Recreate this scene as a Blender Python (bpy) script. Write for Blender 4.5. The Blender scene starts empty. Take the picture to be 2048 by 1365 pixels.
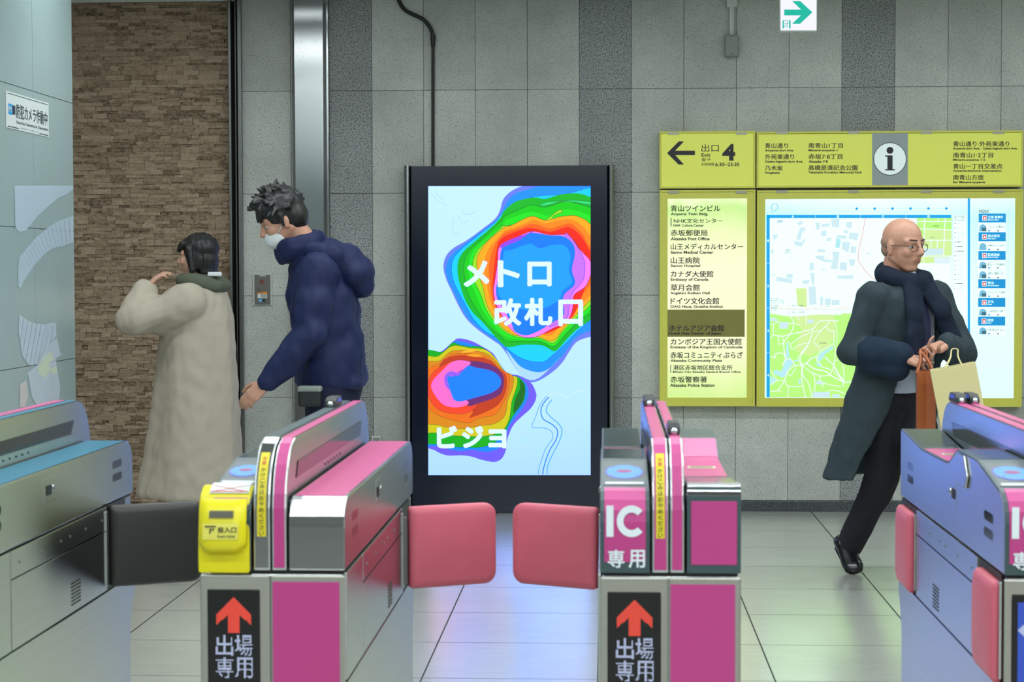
import bpy, bmesh, math, random
from mathutils import Vector, Matrix
random.seed(7)
SC = bpy.context.scene
COL = SC.collection

# ------------------------------------------------------------------ camera
FPX, VPX, VPY, ROLL, EYE = 3730.0, 1215.0, 539.0, 0.0023, 1.413
def _cam_axes():
    y = Vector(((VPX-1024)/FPX, -(VPY-682.5)/FPX, -1)).normalized()
    x = Vector((1, ROLL, 0)); x = (x - x.dot(y)*y).normalized()
    z = x.cross(y)
    return x, y, z                     # world axes seen in camera space
_ax = _cam_axes()
CAM2W = Matrix((_ax[0], _ax[1], _ax[2]))   # rows: world x, y, z components of camera vectors
cam_data = bpy.data.cameras.new('camera')
cam_data.sensor_width = 36.0
cam_data.lens = FPX/2048*36.0
cam_data.clip_start, cam_data.clip_end = 0.05, 200
cam_data.dof.use_dof = True
cam_data.dof.focus_distance = 10.4
cam_data.dof.aperture_fstop = 9.0
cam = bpy.data.objects.new('camera', cam_data); COL.objects.link(cam)
cam.matrix_world = Matrix.Translation((0, 0, EYE)) @ CAM2W.to_4x4()
SC.camera = cam
def at(px, py, Y):
    """point of the plane y = Y that a photograph pixel looks at"""
    d = CAM2W @ Vector(((px-1024)/FPX, -(py-682.5)/FPX, -1))
    return Vector((0, 0, EYE)) + d*(Y/d.y)
def zat(py, Y, px=1215): return at(px, py, Y).z
def xat(px, Y, py=700): return at(px, py, Y).x

# ------------------------------------------------------------------ exposure, world
SC.view_settings.view_transform = 'Standard'
SC.view_settings.look = 'None'
SC.view_settings.exposure = 0.0
SC.view_settings.gamma = 1.0
SC.view_settings.use_curve_mapping = False
SC.cycles.max_bounces = 7; SC.cycles.diffuse_bounces = 3; SC.cycles.glossy_bounces = 4; SC.cycles.transmission_bounces = 2
wd = bpy.data.worlds.new('hall_light'); SC.world = wd; wd.use_nodes = True
wd.node_tree.nodes['Background'].inputs['Color'].default_value = (0.90, 0.97, 0.94, 1)
wd.node_tree.nodes['Background'].inputs['Strength'].default_value = 0.22

CEIL = 3.06
# rows of fluorescent tubes along the ceiling (y, strength W)
LIGHT_ROWS = [(9.95, 14), (8.2, 104), (6.2, 120), (4.2, 118), (2.0, 128), (-1.0, 270)]
LIGHT_COLOR = (0.91, 0.99, 1.0)

# ------------------------------------------------------------------ colours and materials
def lin(c):
    out = []
    for v in c[:3]:
        v /= 255.0
        out.append(v/12.92 if v <= .04045 else ((v+.055)/1.055)**2.4)
    return (out[0], out[1], out[2], 1)
def _new(name):
    m = bpy.data.materials.new(name); m.use_nodes = True
    nt = m.node_tree
    return m, nt, nt.nodes['Principled BSDF']
def _n(nt, kind, **kw):
    n = nt.nodes.new(kind)
    for k, v in kw.items():
        if k.startswith('_'): setattr(n, k[1:], v)
        else: n.inputs[k].default_value = v
    return n
def plain(name, col, rough=.5, metal=0., spec=.5, var=.06, scale=30., bump=0., coat=0.):
    m, nt, b = _new(name)
    co = _n(nt, 'ShaderNodeTexCoord')
    no = _n(nt, 'ShaderNodeTexNoise', Scale=scale, Detail=4.0)
    nt.links.new(co.outputs['Object'], no.inputs['Vector'])
    mx = _n(nt, 'ShaderNodeMix', _data_type='RGBA')
    c = lin(col)
    mx.inputs[6].default_value = tuple(v*(1-var) for v in c[:3])+(1,)
    mx.inputs[7].default_value = tuple(min(1, v*(1+var)) for v in c[:3])+(1,)
    nt.links.new(no.outputs['Fac'], mx.inputs[0])
    nt.links.new(mx.outputs[2], b.inputs['Base Color'])
    b.inputs['Roughness'].default_value = rough
    b.inputs['Metallic'].default_value = metal
    b.inputs['Specular IOR Level'].default_value = spec
    b.inputs['Coat Weight'].default_value = coat
    if bump:
        bp = _n(nt, 'ShaderNodeBump', Strength=bump, Distance=.002)
        nt.links.new(no.outputs['Fac'], bp.inputs['Height'])
        nt.links.new(bp.outputs['Normal'], b.inputs['Normal'])
    return m
def lit_plain(name, col, k, rough=.4):
    m = plain(name, col, rough, var=.02); b = m.node_tree.nodes['Principled BSDF']
    b.inputs['Emission Color'].default_value = lin(col); b.inputs['Emission Strength'].default_value = k
    return m
def glow(name, col, k=1.0, rough=.4, boost=(1, 1, 1)):
    m, nt, b = _new(name)
    b.inputs['Base Color'].default_value = (.02, .02, .02, 1)
    b.inputs['Roughness'].default_value = rough
    b.inputs['Specular IOR Level'].default_value = .2
    b.inputs['Emission Color'].default_value = tuple(v*(q if v > .7 else 1) for v, q in zip(lin(col), boost))+(1,)
    b.inputs['Emission Strength'].default_value = k
    return m
def brushed(name, col, rough=.27, along='Y', var=.08, aniso=.65, cross=(0, 0, 1)):
    """brushed metal: sharp along the grain, wide scatter across it (cross)"""
    m, nt, b = _new(name); nt.nodes.remove(b)
    g = nt.nodes.new('ShaderNodeBsdfAnisotropic'); g.distribution = 'BECKMANN'
    co = _n(nt, 'ShaderNodeTexCoord'); mp = _n(nt, 'ShaderNodeMapping')
    mp.inputs['Scale'].default_value = {'Y': (300, 3, 300), 'X': (3, 300, 300), 'Z': (300, 300, 3)}[along]
    nt.links.new(co.outputs['Object'], mp.inputs['Vector'])
    no = _n(nt, 'ShaderNodeTexNoise', Scale=1.0, Detail=3.0); nt.links.new(mp.outputs[0], no.inputs['Vector'])
    mx = _n(nt, 'ShaderNodeMix', _data_type='RGBA'); c = lin(col)
    mx.inputs[6].default_value = tuple(v*(1-var) for v in c[:3])+(1,); mx.inputs[7].default_value = tuple(min(1, v*(1+var)) for v in c[:3])+(1,)
    nt.links.new(no.outputs['Fac'], mx.inputs[0]); nt.links.new(mx.outputs[2], g.inputs['Color'])
    g.inputs['Roughness'].default_value = rough; g.inputs['Anisotropy'].default_value = -aniso
    tv = _n(nt, 'ShaderNodeCombineXYZ')
    for i in range(3): tv.inputs[i].default_value = cross[i]+(.02, .03, 0)[i]
    nt.links.new(tv.outputs[0], g.inputs['Tangent'])
    nt.links.new(g.outputs[0], nt.nodes['Material Output'].inputs['Surface'])
    return m
def terrazzo(name, col, speck, dens=.36, sc=170., var=.10, stain=.22, rough=.55):
    m, nt, b = _new(name)
    co = _n(nt, 'ShaderNodeTexCoord')
    big = _n(nt, 'ShaderNodeTexNoise', Scale=2.3, Detail=8.0, Roughness=.62)
    fine = _n(nt, 'ShaderNodeTexNoise', Scale=sc, Detail=2.0)
    vo = _n(nt, 'ShaderNodeTexVoronoi', Scale=sc*.55)
    vo2 = _n(nt, 'ShaderNodeTexVoronoi', Scale=22.)
    for t in (big, fine, vo, vo2): nt.links.new(co.outputs['Object'], t.inputs['Vector'])
    c = lin(col)
    r1 = _n(nt, 'ShaderNodeValToRGB')
    r1.color_ramp.elements[0].position, r1.color_ramp.elements[1].position = .30, .72
    r1.color_ramp.elements[0].color = tuple(v*(1-stain) for v in c[:3])+(1,)
    r1.color_ramp.elements[1].color = tuple(min(1, v*(1+var)) for v in c[:3])+(1,)
    nt.links.new(big.outputs['Fac'], r1.inputs['Fac'])
    r2 = _n(nt, 'ShaderNodeValToRGB')
    r2.color_ramp.elements[0].position, r2.color_ramp.elements[1].position = dens, dens+.10
    r2.color_ramp.elements[0].color = (1, 1, 1, 1); r2.color_ramp.elements[1].color = (0, 0, 0, 1)
    nt.links.new(fine.outputs['Fac'], r2.inputs['Fac'])
    mx = _n(nt, 'ShaderNodeMix', _data_type='RGBA'); mx.inputs[7].default_value = lin(speck)
    nt.links.new(r2.outputs['Color'], mx.inputs[0]); nt.links.new(r1.outputs['Color'], mx.inputs[6])
    r3 = _n(nt, 'ShaderNodeValToRGB')              # few larger dark pits
    r3.color_ramp.elements[0].position, r3.color_ramp.elements[1].position = .05, .10
    r3.color_ramp.elements[0].color = (.75, .75, .75, 1); r3.color_ramp.elements[1].color = (0, 0, 0, 1)
    nt.links.new(vo2.outputs['Distance'], r3.inputs['Fac'])
    mx2 = _n(nt, 'ShaderNodeMix', _data_type='RGBA'); mx2.inputs[7].default_value = lin(speck)
    nt.links.new(r3.outputs['Color'], mx2.inputs[0]); nt.links.new(mx.outputs[2], mx2.inputs[6])
    ge = _n(nt, 'ShaderNodeNewGeometry'); mr = _n(nt, 'ShaderNodeMapRange'); mr.inputs['To Min'].default_value = .90; mr.inputs['To Max'].default_value = 1.07
    nt.links.new(ge.outputs['Random Per Island'], mr.inputs['Value'])
    hs = _n(nt, 'ShaderNodeHueSaturation'); nt.links.new(mr.outputs[0], hs.inputs['Value']); nt.links.new(mx2.outputs[2], hs.inputs['Color'])
    nt.links.new(hs.outputs['Color'], b.inputs['Base Color'])
    b.inputs['Roughness'].default_value = rough
    bp = _n(nt, 'ShaderNodeBump', Strength=.12, Distance=.002)
    nt.links.new(fine.outputs['Fac'], bp.inputs['Height'])
    nt.links.new(bp.outputs['Normal'], b.inputs['Normal'])
    return m

# ------------------------------------------------------------------ mesh building
class MB:
    def __init__(self): self.v = []; self.f = []; self.m = []
    def add(self, verts, faces, mi=0):
        o = len(self.v); self.v += [Vector(p) for p in verts]
        self.f += [[i+o for i in f] for f in faces]; self.m += [mi]*len(faces)
        return self
    def box(self, x0, x1, y0, y1, z0, z1, mi=0):
        x0, x1 = sorted((x0, x1)); y0, y1 = sorted((y0, y1)); z0, z1 = sorted((z0, z1))
        v = [(x0,y0,z0),(x1,y0,z0),(x1,y1,z0),(x0,y1,z0),(x0,y0,z1),(x1,y0,z1),(x1,y1,z1),(x0,y1,z1)]
        return self.add(v, [(0,3,2,1),(4,5,6,7),(0,1,5,4),(1,2,6,5),(2,3,7,6),(3,0,4,7)], mi)
    def prism(self, pts, x0, x1, mi=0):
        """profile of (y, z) points, counter-clockwise seen from +x, drawn along x"""
        n = len(pts)
        v = [(x0, p[0], p[1]) for p in pts]+[(x1, p[0], p[1]) for p in pts]
        f = [tuple(range(n))[::-1], tuple(range(n, 2*n))]
        for i in range(n):
            j = (i+1) % n
            f.append((i, j, n+j, n+i))
        return self.add(v, f, mi)
    def extr(self, pts, d, mi=0):
        """closed polygon of 3D points pushed along vector d"""
        n = len(pts); d = Vector(d)
        v = [Vector(p) for p in pts]+[Vector(p)+d for p in pts]
        f = [tuple(range(n))[::-1], tuple(range(n, 2*n))]+[(i, (i+1) % n, n+(i+1) % n, n+i) for i in range(n)]
        return self.add(v, f, mi)
    def tube(self, path, r, n=10, mi=0, cap=True):
        path = [Vector(p) for p in path]; rs = r if isinstance(r, (list, tuple)) else [r]*len(path)
        rings = []
        t0 = (path[1]-path[0]).normalized()
        u = t0.orthogonal().normalized()
        for i, p in enumerate(path):
            t = (path[min(i+1, len(path)-1)]-path[max(i-1, 0)]).normalized()
            u = (u-u.dot(t)*t).normalized(); w = t.cross(u)
            rings.append([p+rs[i]*(math.cos(2*math.pi*k/n)*u+math.sin(2*math.pi*k/n)*w) for k in range(n)])
        return self.loft(rings, mi, cap)
    def loft(self, rings, mi=0, cap=True, close=True):
        n = len(rings[0]); v = [p for r in rings for p in r]; f = []
        for i in range(len(rings)-1):
            for k in range(n if close else n-1):
                a, b = i*n+k, i*n+(k+1) % n
                f.append((a, b, b+n, a+n))
        if cap and close:
            f.append(tuple(range(n))[::-1]); f.append(tuple(range((len(rings)-1)*n, len(rings)*n)))
        return self.add(v, f, mi)
    def ball(self, c, r, nu=16, nv=10, mi=0, M=None):
        c = Vector(c); r = Vector(r) if isinstance(r, (tuple, list, Vector)) else Vector((r, r, r))
        v = []; f = []
        for i in range(1, nv):
            th = math.pi*i/nv
            for k in range(nu):
                ph = 2*math.pi*k/nu
                q = Vector((math.sin(th)*math.cos(ph)*r.x, math.sin(th)*math.sin(ph)*r.y, math.cos(th)*r.z))
                v.append(c+(M @ q if M else q))
        top, bot = Vector((0, 0, r.z)), Vector((0, 0, -r.z))
        v.append(c+(M @ top if M else top)); v.append(c+(M @ bot if M else bot))
        for i in range(nv-2):
            for k in range(nu):
                a, b = i*nu+k, i*nu+(k+1) % nu
                f.append((a, a+nu, b+nu, b))
        T = (nv-1)*nu
        for k in range(nu):
            f.append((T, k, (k+1) % nu)); f.append((T+1, (nv-2)*nu+(k+1) % nu, (nv-2)*nu+k))
        return self.add(v, f, mi)
    def disc(self, c, u, w, r, n=24, mi=0, th=None):
        c, u, w = Vector(c), Vector(u), Vector(w)
        pts = [c+r*(math.cos(2*math.pi*k/n)*u+math.sin(2*math.pi*k/n)*w) for k in range(n)]
        if th is None: return self.add(pts, [tuple(range(n))], mi)
        return self.extr(pts, th, mi)
    def build(self, name, mats, parent=None, smooth=False, bevel=0., seg=2, base=None, recalc=True, angle=35):
        me = bpy.data.meshes.new(name)
        org = Vector(base) if base is not None else (world_loc(parent) if parent else self._base())
        me.from_pydata([p-org for p in self.v], [], self.f)
        mats = mats if isinstance(mats, (list, tuple)) else [mats]
        for mt in mats: me.materials.append(mt)
        for p, i in zip(me.polygons, self.m): p.material_index = i
        if recalc:
            bm = bmesh.new(); bm.from_mesh(me); bmesh.ops.recalc_face_normals(bm, faces=bm.faces); bm.to_mesh(me); bm.free()
        if smooth:
            for p in me.polygons: p.use_smooth = True
            me.set_sharp_from_angle(angle=math.radians(smooth if smooth is not True else 180))
        o = bpy.data.objects.new(name, me); COL.objects.link(o)
        if parent:
            o.parent = parent; o.location = org-world_loc(parent)
        else: o.location = org
        if bevel:
            b = o.modifiers.new('bevel', 'BEVEL'); b.width = bevel; b.segments = seg; b.limit_method = 'ANGLE'; b.angle_limit = math.radians(angle)
            b.harden_normals = False
        return o
    def _base(self):
        xs = [p.x for p in self.v]; ys = [p.y for p in self.v]; zs = [p.z for p in self.v]
        return Vector(((min(xs)+max(xs))/2, (min(ys)+max(ys))/2, min(zs)))
def world_loc(o):
    p = Vector((0, 0, 0))
    while o: p = p+o.location; o = o.parent
    return p
def thing(name, loc, label, cat, group=None):
    o = bpy.data.objects.new(name, None); COL.objects.link(o); o.location = loc
    o.empty_display_size = .1
    return tag(o, label, cat, group)
def tag(o, label, cat, group=None):
    o['label'] = label; o['category'] = cat
    if group: o['group'] = group
    return o
def struct(o): o['kind'] = 'structure'; return o

# ------------------------------------------------------------------ lettering
_glyphs = {}
def glyph_mesh(s, bold=0.):
    k = (s, bold)
    if k not in _glyphs:
        cu = bpy.data.curves.new('txt', 'FONT'); cu.body = s; cu.offset = bold; cu.resolution_u = 4
        o = bpy.data.objects.new('txt', cu); COL.objects.link(o)
        dg = bpy.context.evaluated_depsgraph_get()
        me = bpy.data.meshes.new_from_object(o.evaluated_get(dg))
        vs = [(v.co.x, v.co.y) for v in me.vertices]; fs = [tuple(p.vertices) for p in me.polygons]
        bpy.data.objects.remove(o); bpy.data.curves.remove(cu); bpy.data.meshes.remove(me)
        _glyphs[k] = (vs, fs)
    return _glyphs[k]
def put_text(mb, s, O, u, w, width, height, mi=0, bold=0., keep=False):
    """s fitted into a box that starts at O, along unit vectors u (right) and w (up)"""
    O, u, w = Vector(O), Vector(u), Vector(w)
    cjk = any(ord(ch) > 0x2e80 for ch in s)
    vs, fs = glyph_mesh(s, 0. if cjk else bold)
    x0 = min(p[0] for p in vs); x1 = max(p[0] for p in vs); y0 = min(p[1] for p in vs); y1 = max(p[1] for p in vs)
    if cjk and bold:                     # dense characters: thicken with shifted strokes
        r = bold*height*.9; n = w.cross(u)
        for k, (dx, dy) in enumerate(((-1, -.7), (1, -.7), (1, .7), (-1, .7), (0, 0))):
            sx, sy = (width-2*r)/(x1-x0), (height-2*r)/(y1-y0); Q = O+u*(r+dx*r)+w*(r+dy*r)+n*(.00004*k)
            mb.add([Q+u*((p[0]-x0)*sx)+w*((p[1]-y0)*sy) for p in vs], fs, mi)
        return
    sx, sy = width/(x1-x0), height/(y1-y0)
    mb.add([O+u*((p[0]-x0)*sx)+w*((p[1]-y0)*sy) for p in vs], fs, mi)
class Flat:
    """drawing on a printed or lit sheet that stands at y = Y, thin ink layers one over the other"""
    def __init__(self, Y, step=.0004): self.Y = Y; self.mb = MB(); self.k = 0; self.step = step; self.mats = []
    def mi(self, m):
        if m not in self.mats: self.mats.append(m)
        return self.mats.index(m)
    def P(self, x, y, lay=None):
        p = at(x, y, self.Y); return Vector((p.x, self.Y-self.step*(lay if lay is not None else self.k), p.z))
    def poly(self, pts, m, lay=None, clip=None):
        if clip: pts = clip_poly(pts, *clip)
        if len(pts) < 3: return
        self.mb.add([self.P(x, y, lay) for x, y in pts], [tuple(range(len(pts)))], self.mi(m))
    def rect(self, x0, y0, x1, y1, m, lay=None): self.poly([(x0, y0), (x0, y1), (x1, y1), (x1, y0)], m, lay)
    def circ(self, x, y, r, m, lay=None, n=20, ry=None):
        self.poly([(x+r*math.cos(2*math.pi*k/n), y-(ry or r)*math.sin(2*math.pi*k/n)) for k in range(n)], m, lay)
    def line(self, pts, w, m, lay=None, closed=False):
        pts = [Vector(p) for p in pts]; n = len(pts); L = []; Rr = []
        for i in range(n):
            a = pts[(i-1) % n] if closed or i > 0 else pts[i]; b = pts[(i+1) % n] if closed or i < n-1 else pts[i]
            t = (b-a).normalized(); q = Vector((-t.y, t.x))*w/2
            L.append(pts[i]+q); Rr.append(pts[i]-q)
        o = [self.P(p.x, p.y, lay) for p in L]+[self.P(p.x, p.y, lay) for p in Rr]
        self.mb.add(o, [(i, (i+1) % n, n+(i+1) % n, n+i) for i in range(n if closed else n-1)], self.mi(m))
    def text(self, s, x0, y0, x1, y1, m, bold=0., lay=None):
        A = self.P(x0, y1, lay); B = self.P(x1, y1, lay); D = self.P(x0, y0, lay)
        put_text(self.mb, s, A, (B-A).normalized(), (D-A).normalized(), (B-A).length, (D-A).length, self.mi(m), bold)
    def build(self, name, parent, **kw): return self.mb.build(name, self.mats, parent, recalc=False, **kw)
def clip_poly(pts, x0, y0, x1, y1):
    def cut(P, inside, inter):
        out = []
        for i in range(len(P)):
            a, b = P[i-1], P[i]
            if inside(b):
                if not inside(a): out.append(inter(a, b))
                out.append(b)
            elif inside(a): out.append(inter(a, b))
        return out
    def ix(v): return lambda a, b: (v, a[1]+(b[1]-a[1])*(v-a[0])/(b[0]-a[0]))
    def iy(v): return lambda a, b: (a[0]+(b[0]-a[0])*(v-a[1])/(b[1]-a[1]), v)
    P = cut(pts, lambda p: p[0] >= x0, ix(x0)) if pts else pts
    P = cut(P, lambda p: p[0] <= x1, ix(x1)) if P else P
    P = cut(P, lambda p: p[1] >= y0, iy(y0)) if P else P
    P = cut(P, lambda p: p[1] <= y1, iy(y1)) if P else P
    return P
def smooth_loop(pts, k=5):
    n = len(pts); out = []
    for i in range(n):
        p0, p1, p2, p3 = [Vector(pts[(i+d) % n]) for d in (-1, 0, 1, 2)]
        for j in range(k):
            t = j/k
            q = .5*((2*p1)+(p2-p0)*t+(2*p0-5*p1+4*p2-p3)*t*t+(3*p1-p0-3*p2+p3)*t**3)
            out.append((q.x, q.y))
    return out
def smooth_path(pts, k=5):
    pts = [Vector(p) for p in pts]; P = [2*pts[0]-pts[1]]+pts+[2*pts[-1]-pts[-2]]; out = []
    for i in range(1, len(P)-2):
        p0, p1, p2, p3 = P[i-1:i+3]
        for j in range(k):
            t = j/k
            out.append(.5*((2*p1)+(p2-p0)*t+(2*p0-5*p1+4*p2-p3)*t*t+(3*p1-p0-3*p2+p3)*t**3))
    out.append(pts[-1]); return out
# ================================================================== the setting
YW = 10.90                                    # face of the back wall
TX, TX0 = .3030, -1.3755                      # wall tile width, and a joint of the back wall
TILE_ROWS = None
M_concrete = terrazzo('pale_terrazzo_tile', (186, 189, 182), (112, 114, 110), dens=.33, sc=150)
M_greyband = terrazzo('grey_terrazzo_tile', (154, 157, 155), (84, 90, 92), dens=.40, sc=130)
M_joint = plain('dark_joint', (78, 80, 78), .8)
M_granite = terrazzo('dark_granite', (52, 58, 60), (120, 126, 124), dens=.36, sc=190, stain=.1, rough=.3)
M_whitetile = plain('glazed_pale_green_tile', (150, 169, 169), .22, spec=.5, var=.05, scale=3)
M_ceiling = plain('white_ceiling', (205, 208, 204), .8)
M_stone = None
def floor_mat():
    m, nt, b = _new('cream_floor_tile')
    co = _n(nt, 'ShaderNodeTexCoord')
    big = _n(nt, 'ShaderNodeTexNoise', Scale=1.6, Detail=7.0, Roughness=.6)
    mp = _n(nt, 'ShaderNodeMapping'); mp.inputs['Scale'].default_value = (6, 40, 1)
    st = _n(nt, 'ShaderNodeTexNoise', Scale=1.0, Detail=4.0)
    fi = _n(nt, 'ShaderNodeTexNoise', Scale=260., Detail=2.0)
    nt.links.new(co.outputs['Object'], big.inputs['Vector']); nt.links.new(co.outputs['Object'], mp.inputs['Vector'])
    nt.links.new(mp.outputs[0], st.inputs['Vector']); nt.links.new(co.outputs['Object'], fi.inputs['Vector'])
    ad = _n(nt, 'ShaderNodeMath', _operation='ADD'); nt.links.new(big.outputs['Fac'], ad.inputs[0]); nt.links.new(st.outputs['Fac'], ad.inputs[1])
    a2 = _n(nt, 'ShaderNodeMath', _operation='MULTIPLY_ADD'); a2.inputs[1].default_value = .5; a2.inputs[2].default_value = 0
    nt.links.new(ad.outputs[0], a2.inputs[0])
    r = _n(nt, 'ShaderNodeValToRGB')
    r.color_ramp.elements[0].position, r.color_ramp.elements[1].position = .34, .66
    r.color_ramp.elements[0].color = lin((168, 170, 162)); r.color_ramp.elements[1].color = lin((186, 188, 180))
    nt.links.new(a2.outputs[0], r.inputs['Fac']); nt.links.new(r.outputs['Color'], b.inputs['Base Color'])
    b.inputs['Roughness'].default_value = .30; b.inputs['Coat Weight'].default_value = 1.0; b.inputs['Coat IOR'].default_value = 1.75; b.inputs['Coat Roughness'].default_value = .21
    bp = _n(nt, 'ShaderNodeBump', Strength=.05, Distance=.001)
    nt.links.new(fi.outputs['Fac'], bp.inputs['Height']); nt.links.new(bp.outputs['Normal'], b.inputs['Normal'])
    return m
M_floor = floor_mat()

# floor: tiles laid in one mesh over a dark joint bed
def build_floor():
    mb = MB()
    mb.box(-6, 6, -4, 14, -.06, -.004, 1)
    FX, FX0, FY, FY0 = .608, -.034, .6175, 8.235
    ix0, ix1 = int((-6-FX0)/FX)-1, int((6-FX0)/FX)+1
    for i in range(ix0, ix1):
        for j in range(-20, 10):
            x0, x1 = FX0+i*FX+.003, FX0+(i+1)*FX-.003
            y0, y1 = FY0+j*FY+.0022, FY0+(j+1)*FY-.0022
            mb.add([(x0,y0,0),(x1,y0,0),(x1,y1,0),(x0,y1,0)], [(0,1,2,3)], 0)
    return struct(mb.build('floor', [M_floor, M_joint], base=(0, 0, 0)))
build_floor()
struct(MB().box(-6, 6, -4, 14, CEIL, CEIL+.1).build('ceiling', M_ceiling))

ROWZ = [zat(183.3, YW, 485), zat(795.2, YW, 510)]
ROWH = (ROWZ[0]-ROWZ[1])/3
def wall_tiles(mb, xs, kinds, z_lo, z_hi, y, g=.0013):
    zs = [ROWZ[0]+k*ROWH for k in range(-5, 4)]
    zs = [z_lo]+[z for z in zs if z_lo+.01 < z < z_hi-.01]+[z_hi]
    for a, b, k in zip(xs[:-1], xs[1:], kinds):
        for c, d in zip(zs[:-1], zs[1:]):
            mb.box(a+g, b-g, y, y+.02, c+g, d-g, k)
def build_back_wall():
    mb = MB()
    xl = xat(484, YW); xr = 5.5
    BZ = zat(1001.5, YW, 1560)
    jx = [TX0+i*TX for i in range(-3, 24)]
    xs = [xl]+[x for x in jx if x > xl+.12]+[xr] if False else None
    xs, kinds = [xl], []
    x_pil0 = xat(585, YW)
    xs.append(x_pil0); kinds.append(0)
    xs.append(TX0-TX); kinds.append(0)           # slab edge behind the steel pilaster
    xs.append(TX0); kinds.append(1)
    n = 0
    while xs[-1] < 5.2:
        xs.append(xs[-1]+TX); kinds.append(1 if n % 5 == 4 else 0); n += 1
    wall_tiles(mb, xs, kinds, BZ, CEIL, YW)
    mb.box(xl, xs[-1], YW+.012, YW+.2, 0, CEIL, 2)
    o = mb.build('wall_back', [M_concrete, M_greyband, M_joint]); struct(o)
    b = MB().box(xl, xs[-1], YW-.012, YW+.03, 0, BZ-.002).build('baseboard_back', M_granite, bevel=.003); struct(b)
    return xl
X_BACKWALL_L = build_back_wall()

# split-face stone wall at the left of the back wall, every ledge stone modelled
def stone_mat():
    m, nt, b = _new('split_face_stone')
    co = _n(nt, 'ShaderNodeTexCoord'); ge = _n(nt, 'ShaderNodeNewGeometry')
    no = _n(nt, 'ShaderNodeTexNoise', Scale=38., Detail=8.0, Roughness=.7)
    mp = _n(nt, 'ShaderNodeMapping'); mp.inputs['Scale'].default_value = (1, 1, 2.2)
    nt.links.new(co.outputs['Object'], mp.inputs['Vector']); nt.links.new(mp.outputs[0], no.inputs['Vector'])
    ad = _n(nt, 'ShaderNodeMath', _operation='MULTIPLY_ADD'); ad.inputs[1].default_value = .35
    nt.links.new(ge.outputs['Random Per Island'], ad.inputs[0]); nt.links.new(no.outputs['Fac'], ad.inputs[2])
    r = _n(nt, 'ShaderNodeValToRGB')
    e = r.color_ramp.elements
    e[0].position, e[1].position = .36, .92
    e[0].color = lin((74, 60, 46)); e[1].color = lin((188, 166, 142))
    q = e.new(.62); q.color = lin((158, 136, 112))
    nt.links.new(ad.outputs[0], r.inputs['Fac']); nt.links.new(r.outputs['Color'], b.inputs['Base Color'])
    b.inputs['Roughness'].default_value = .85
    bp = _n(nt, 'ShaderNodeBump', Strength=.9, Distance=.012)
    nt.links.new(no.outputs['Fac'], bp.inputs['Height']); nt.links.new(bp.outputs['Normal'], b.inputs['Normal'])
    return m
M_stone = stone_mat()
YS = YW+.05
def build_stone():
    mb = MB(); rnd = random.Random(3)
    x0, x1, zt = xat(20, YS), xat(470, YS), zat(6, YS, 300)
    z = 0.0
    while z < zt-.004:
        h = rnd.choice((.012, .015, .018, .022, .028)); h = min(h, zt-z)
        x = x0-rnd.random()*.1
        while x < x1:
            w = rnd.uniform(.03, .13); e = min(x+w, x1)
            d = rnd.uniform(0, .012); s = rnd.uniform(-.004, .004); k = rnd.uniform(-.005, .005)
            a = max(x, x0)
            if e-a > .01:
                y0 = YS-.012-d
                v = [(a,y0+s,z),(e,y0-s,z),(e,YS+.05,z),(a,YS+.05,z),(a,y0+s+k,z+h),(e,y0-s+k,z+h),(e,YS+.05,z+h),(a,YS+.05,z+h)]
                mb.add(v, [(0,3,2,1),(4,5,6,7),(0,1,5,4),(1,2,6,5),(2,3,7,6),(3,0,4,7)])
            x = e+.0015
        z += h
    o = mb.build('wall_stone', M_stone, recalc=False); struct(o)
    lint = MB().box(x0-.6, x1+.02, YS-.04, YS+.1, zt+.002, CEIL).build('trim_1', M_ceiling); struct(lint)
build_stone()

# dark metal shutter guide between stone and tiles
M_darkmetal = plain('dark_metal', (120, 122, 122), .34, metal=.9)
M_black = plain('black_plastic', (16, 17, 18), .45)
M_steelz = brushed('brushed_steel_upright', (190, 192, 190), .30, 'Z', aniso=.4, cross=(1, 0, 0))
M_steelx = brushed('brushed_steel_cross', (166, 168, 169), .16, 'X', aniso=.5)
def build_guide():
    mb = MB()
    xa, xb, xc, xd, xe = [xat(p, YW-.01, 300) for p in (459, 464, 471, 479, 485)]
    mb.box(xa, xb, YW-.03, YW+.1, 0, CEIL-.004, 0)
    mb.box(xb, xc, YW+.06, YW+.1, 0, CEIL-.004, 1)
    mb.box(xc, xc+.006, YW-.01, YW+.1, 0, CEIL-.004, 0)
    mb.box(xc+.006, xd-.006, YW+.03, YW+.1, 0, CEIL-.004, 1)
    mb.box(xd-.004, xe, YW-.035, YW+.1, 0, CEIL-.004, 0)
    o = mb.build('trim_2', [M_darkmetal, M_black], bevel=.002); struct(o)
build_guide()
# stainless pilaster
M_pilaster = brushed('brushed_pilaster_steel', (172, 174, 175), .20, 'Z', aniso=.5, cross=(1, 0, 0))
def build_pilaster():
    xa, xb, xc, xd, xe = [xat(p, YW-.07, 300) for p in (584, 590, 647, 653, 656.5)]
    z1 = CEIL-.003
    pl = [(xa, YW-.001), (xa, YW-.055), (xb, YW-.075), (xc, YW-.075), (xd, YW-.05), (xe, YW-.05), (xe, YW-.001)]
    mb = MB().extr([(x, y, 0) for x, y in pl], (0, 0, z1))
    o = mb.build('trim_3', M_pilaster, bevel=.0025); struct(o)
build_pilaster()

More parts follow.
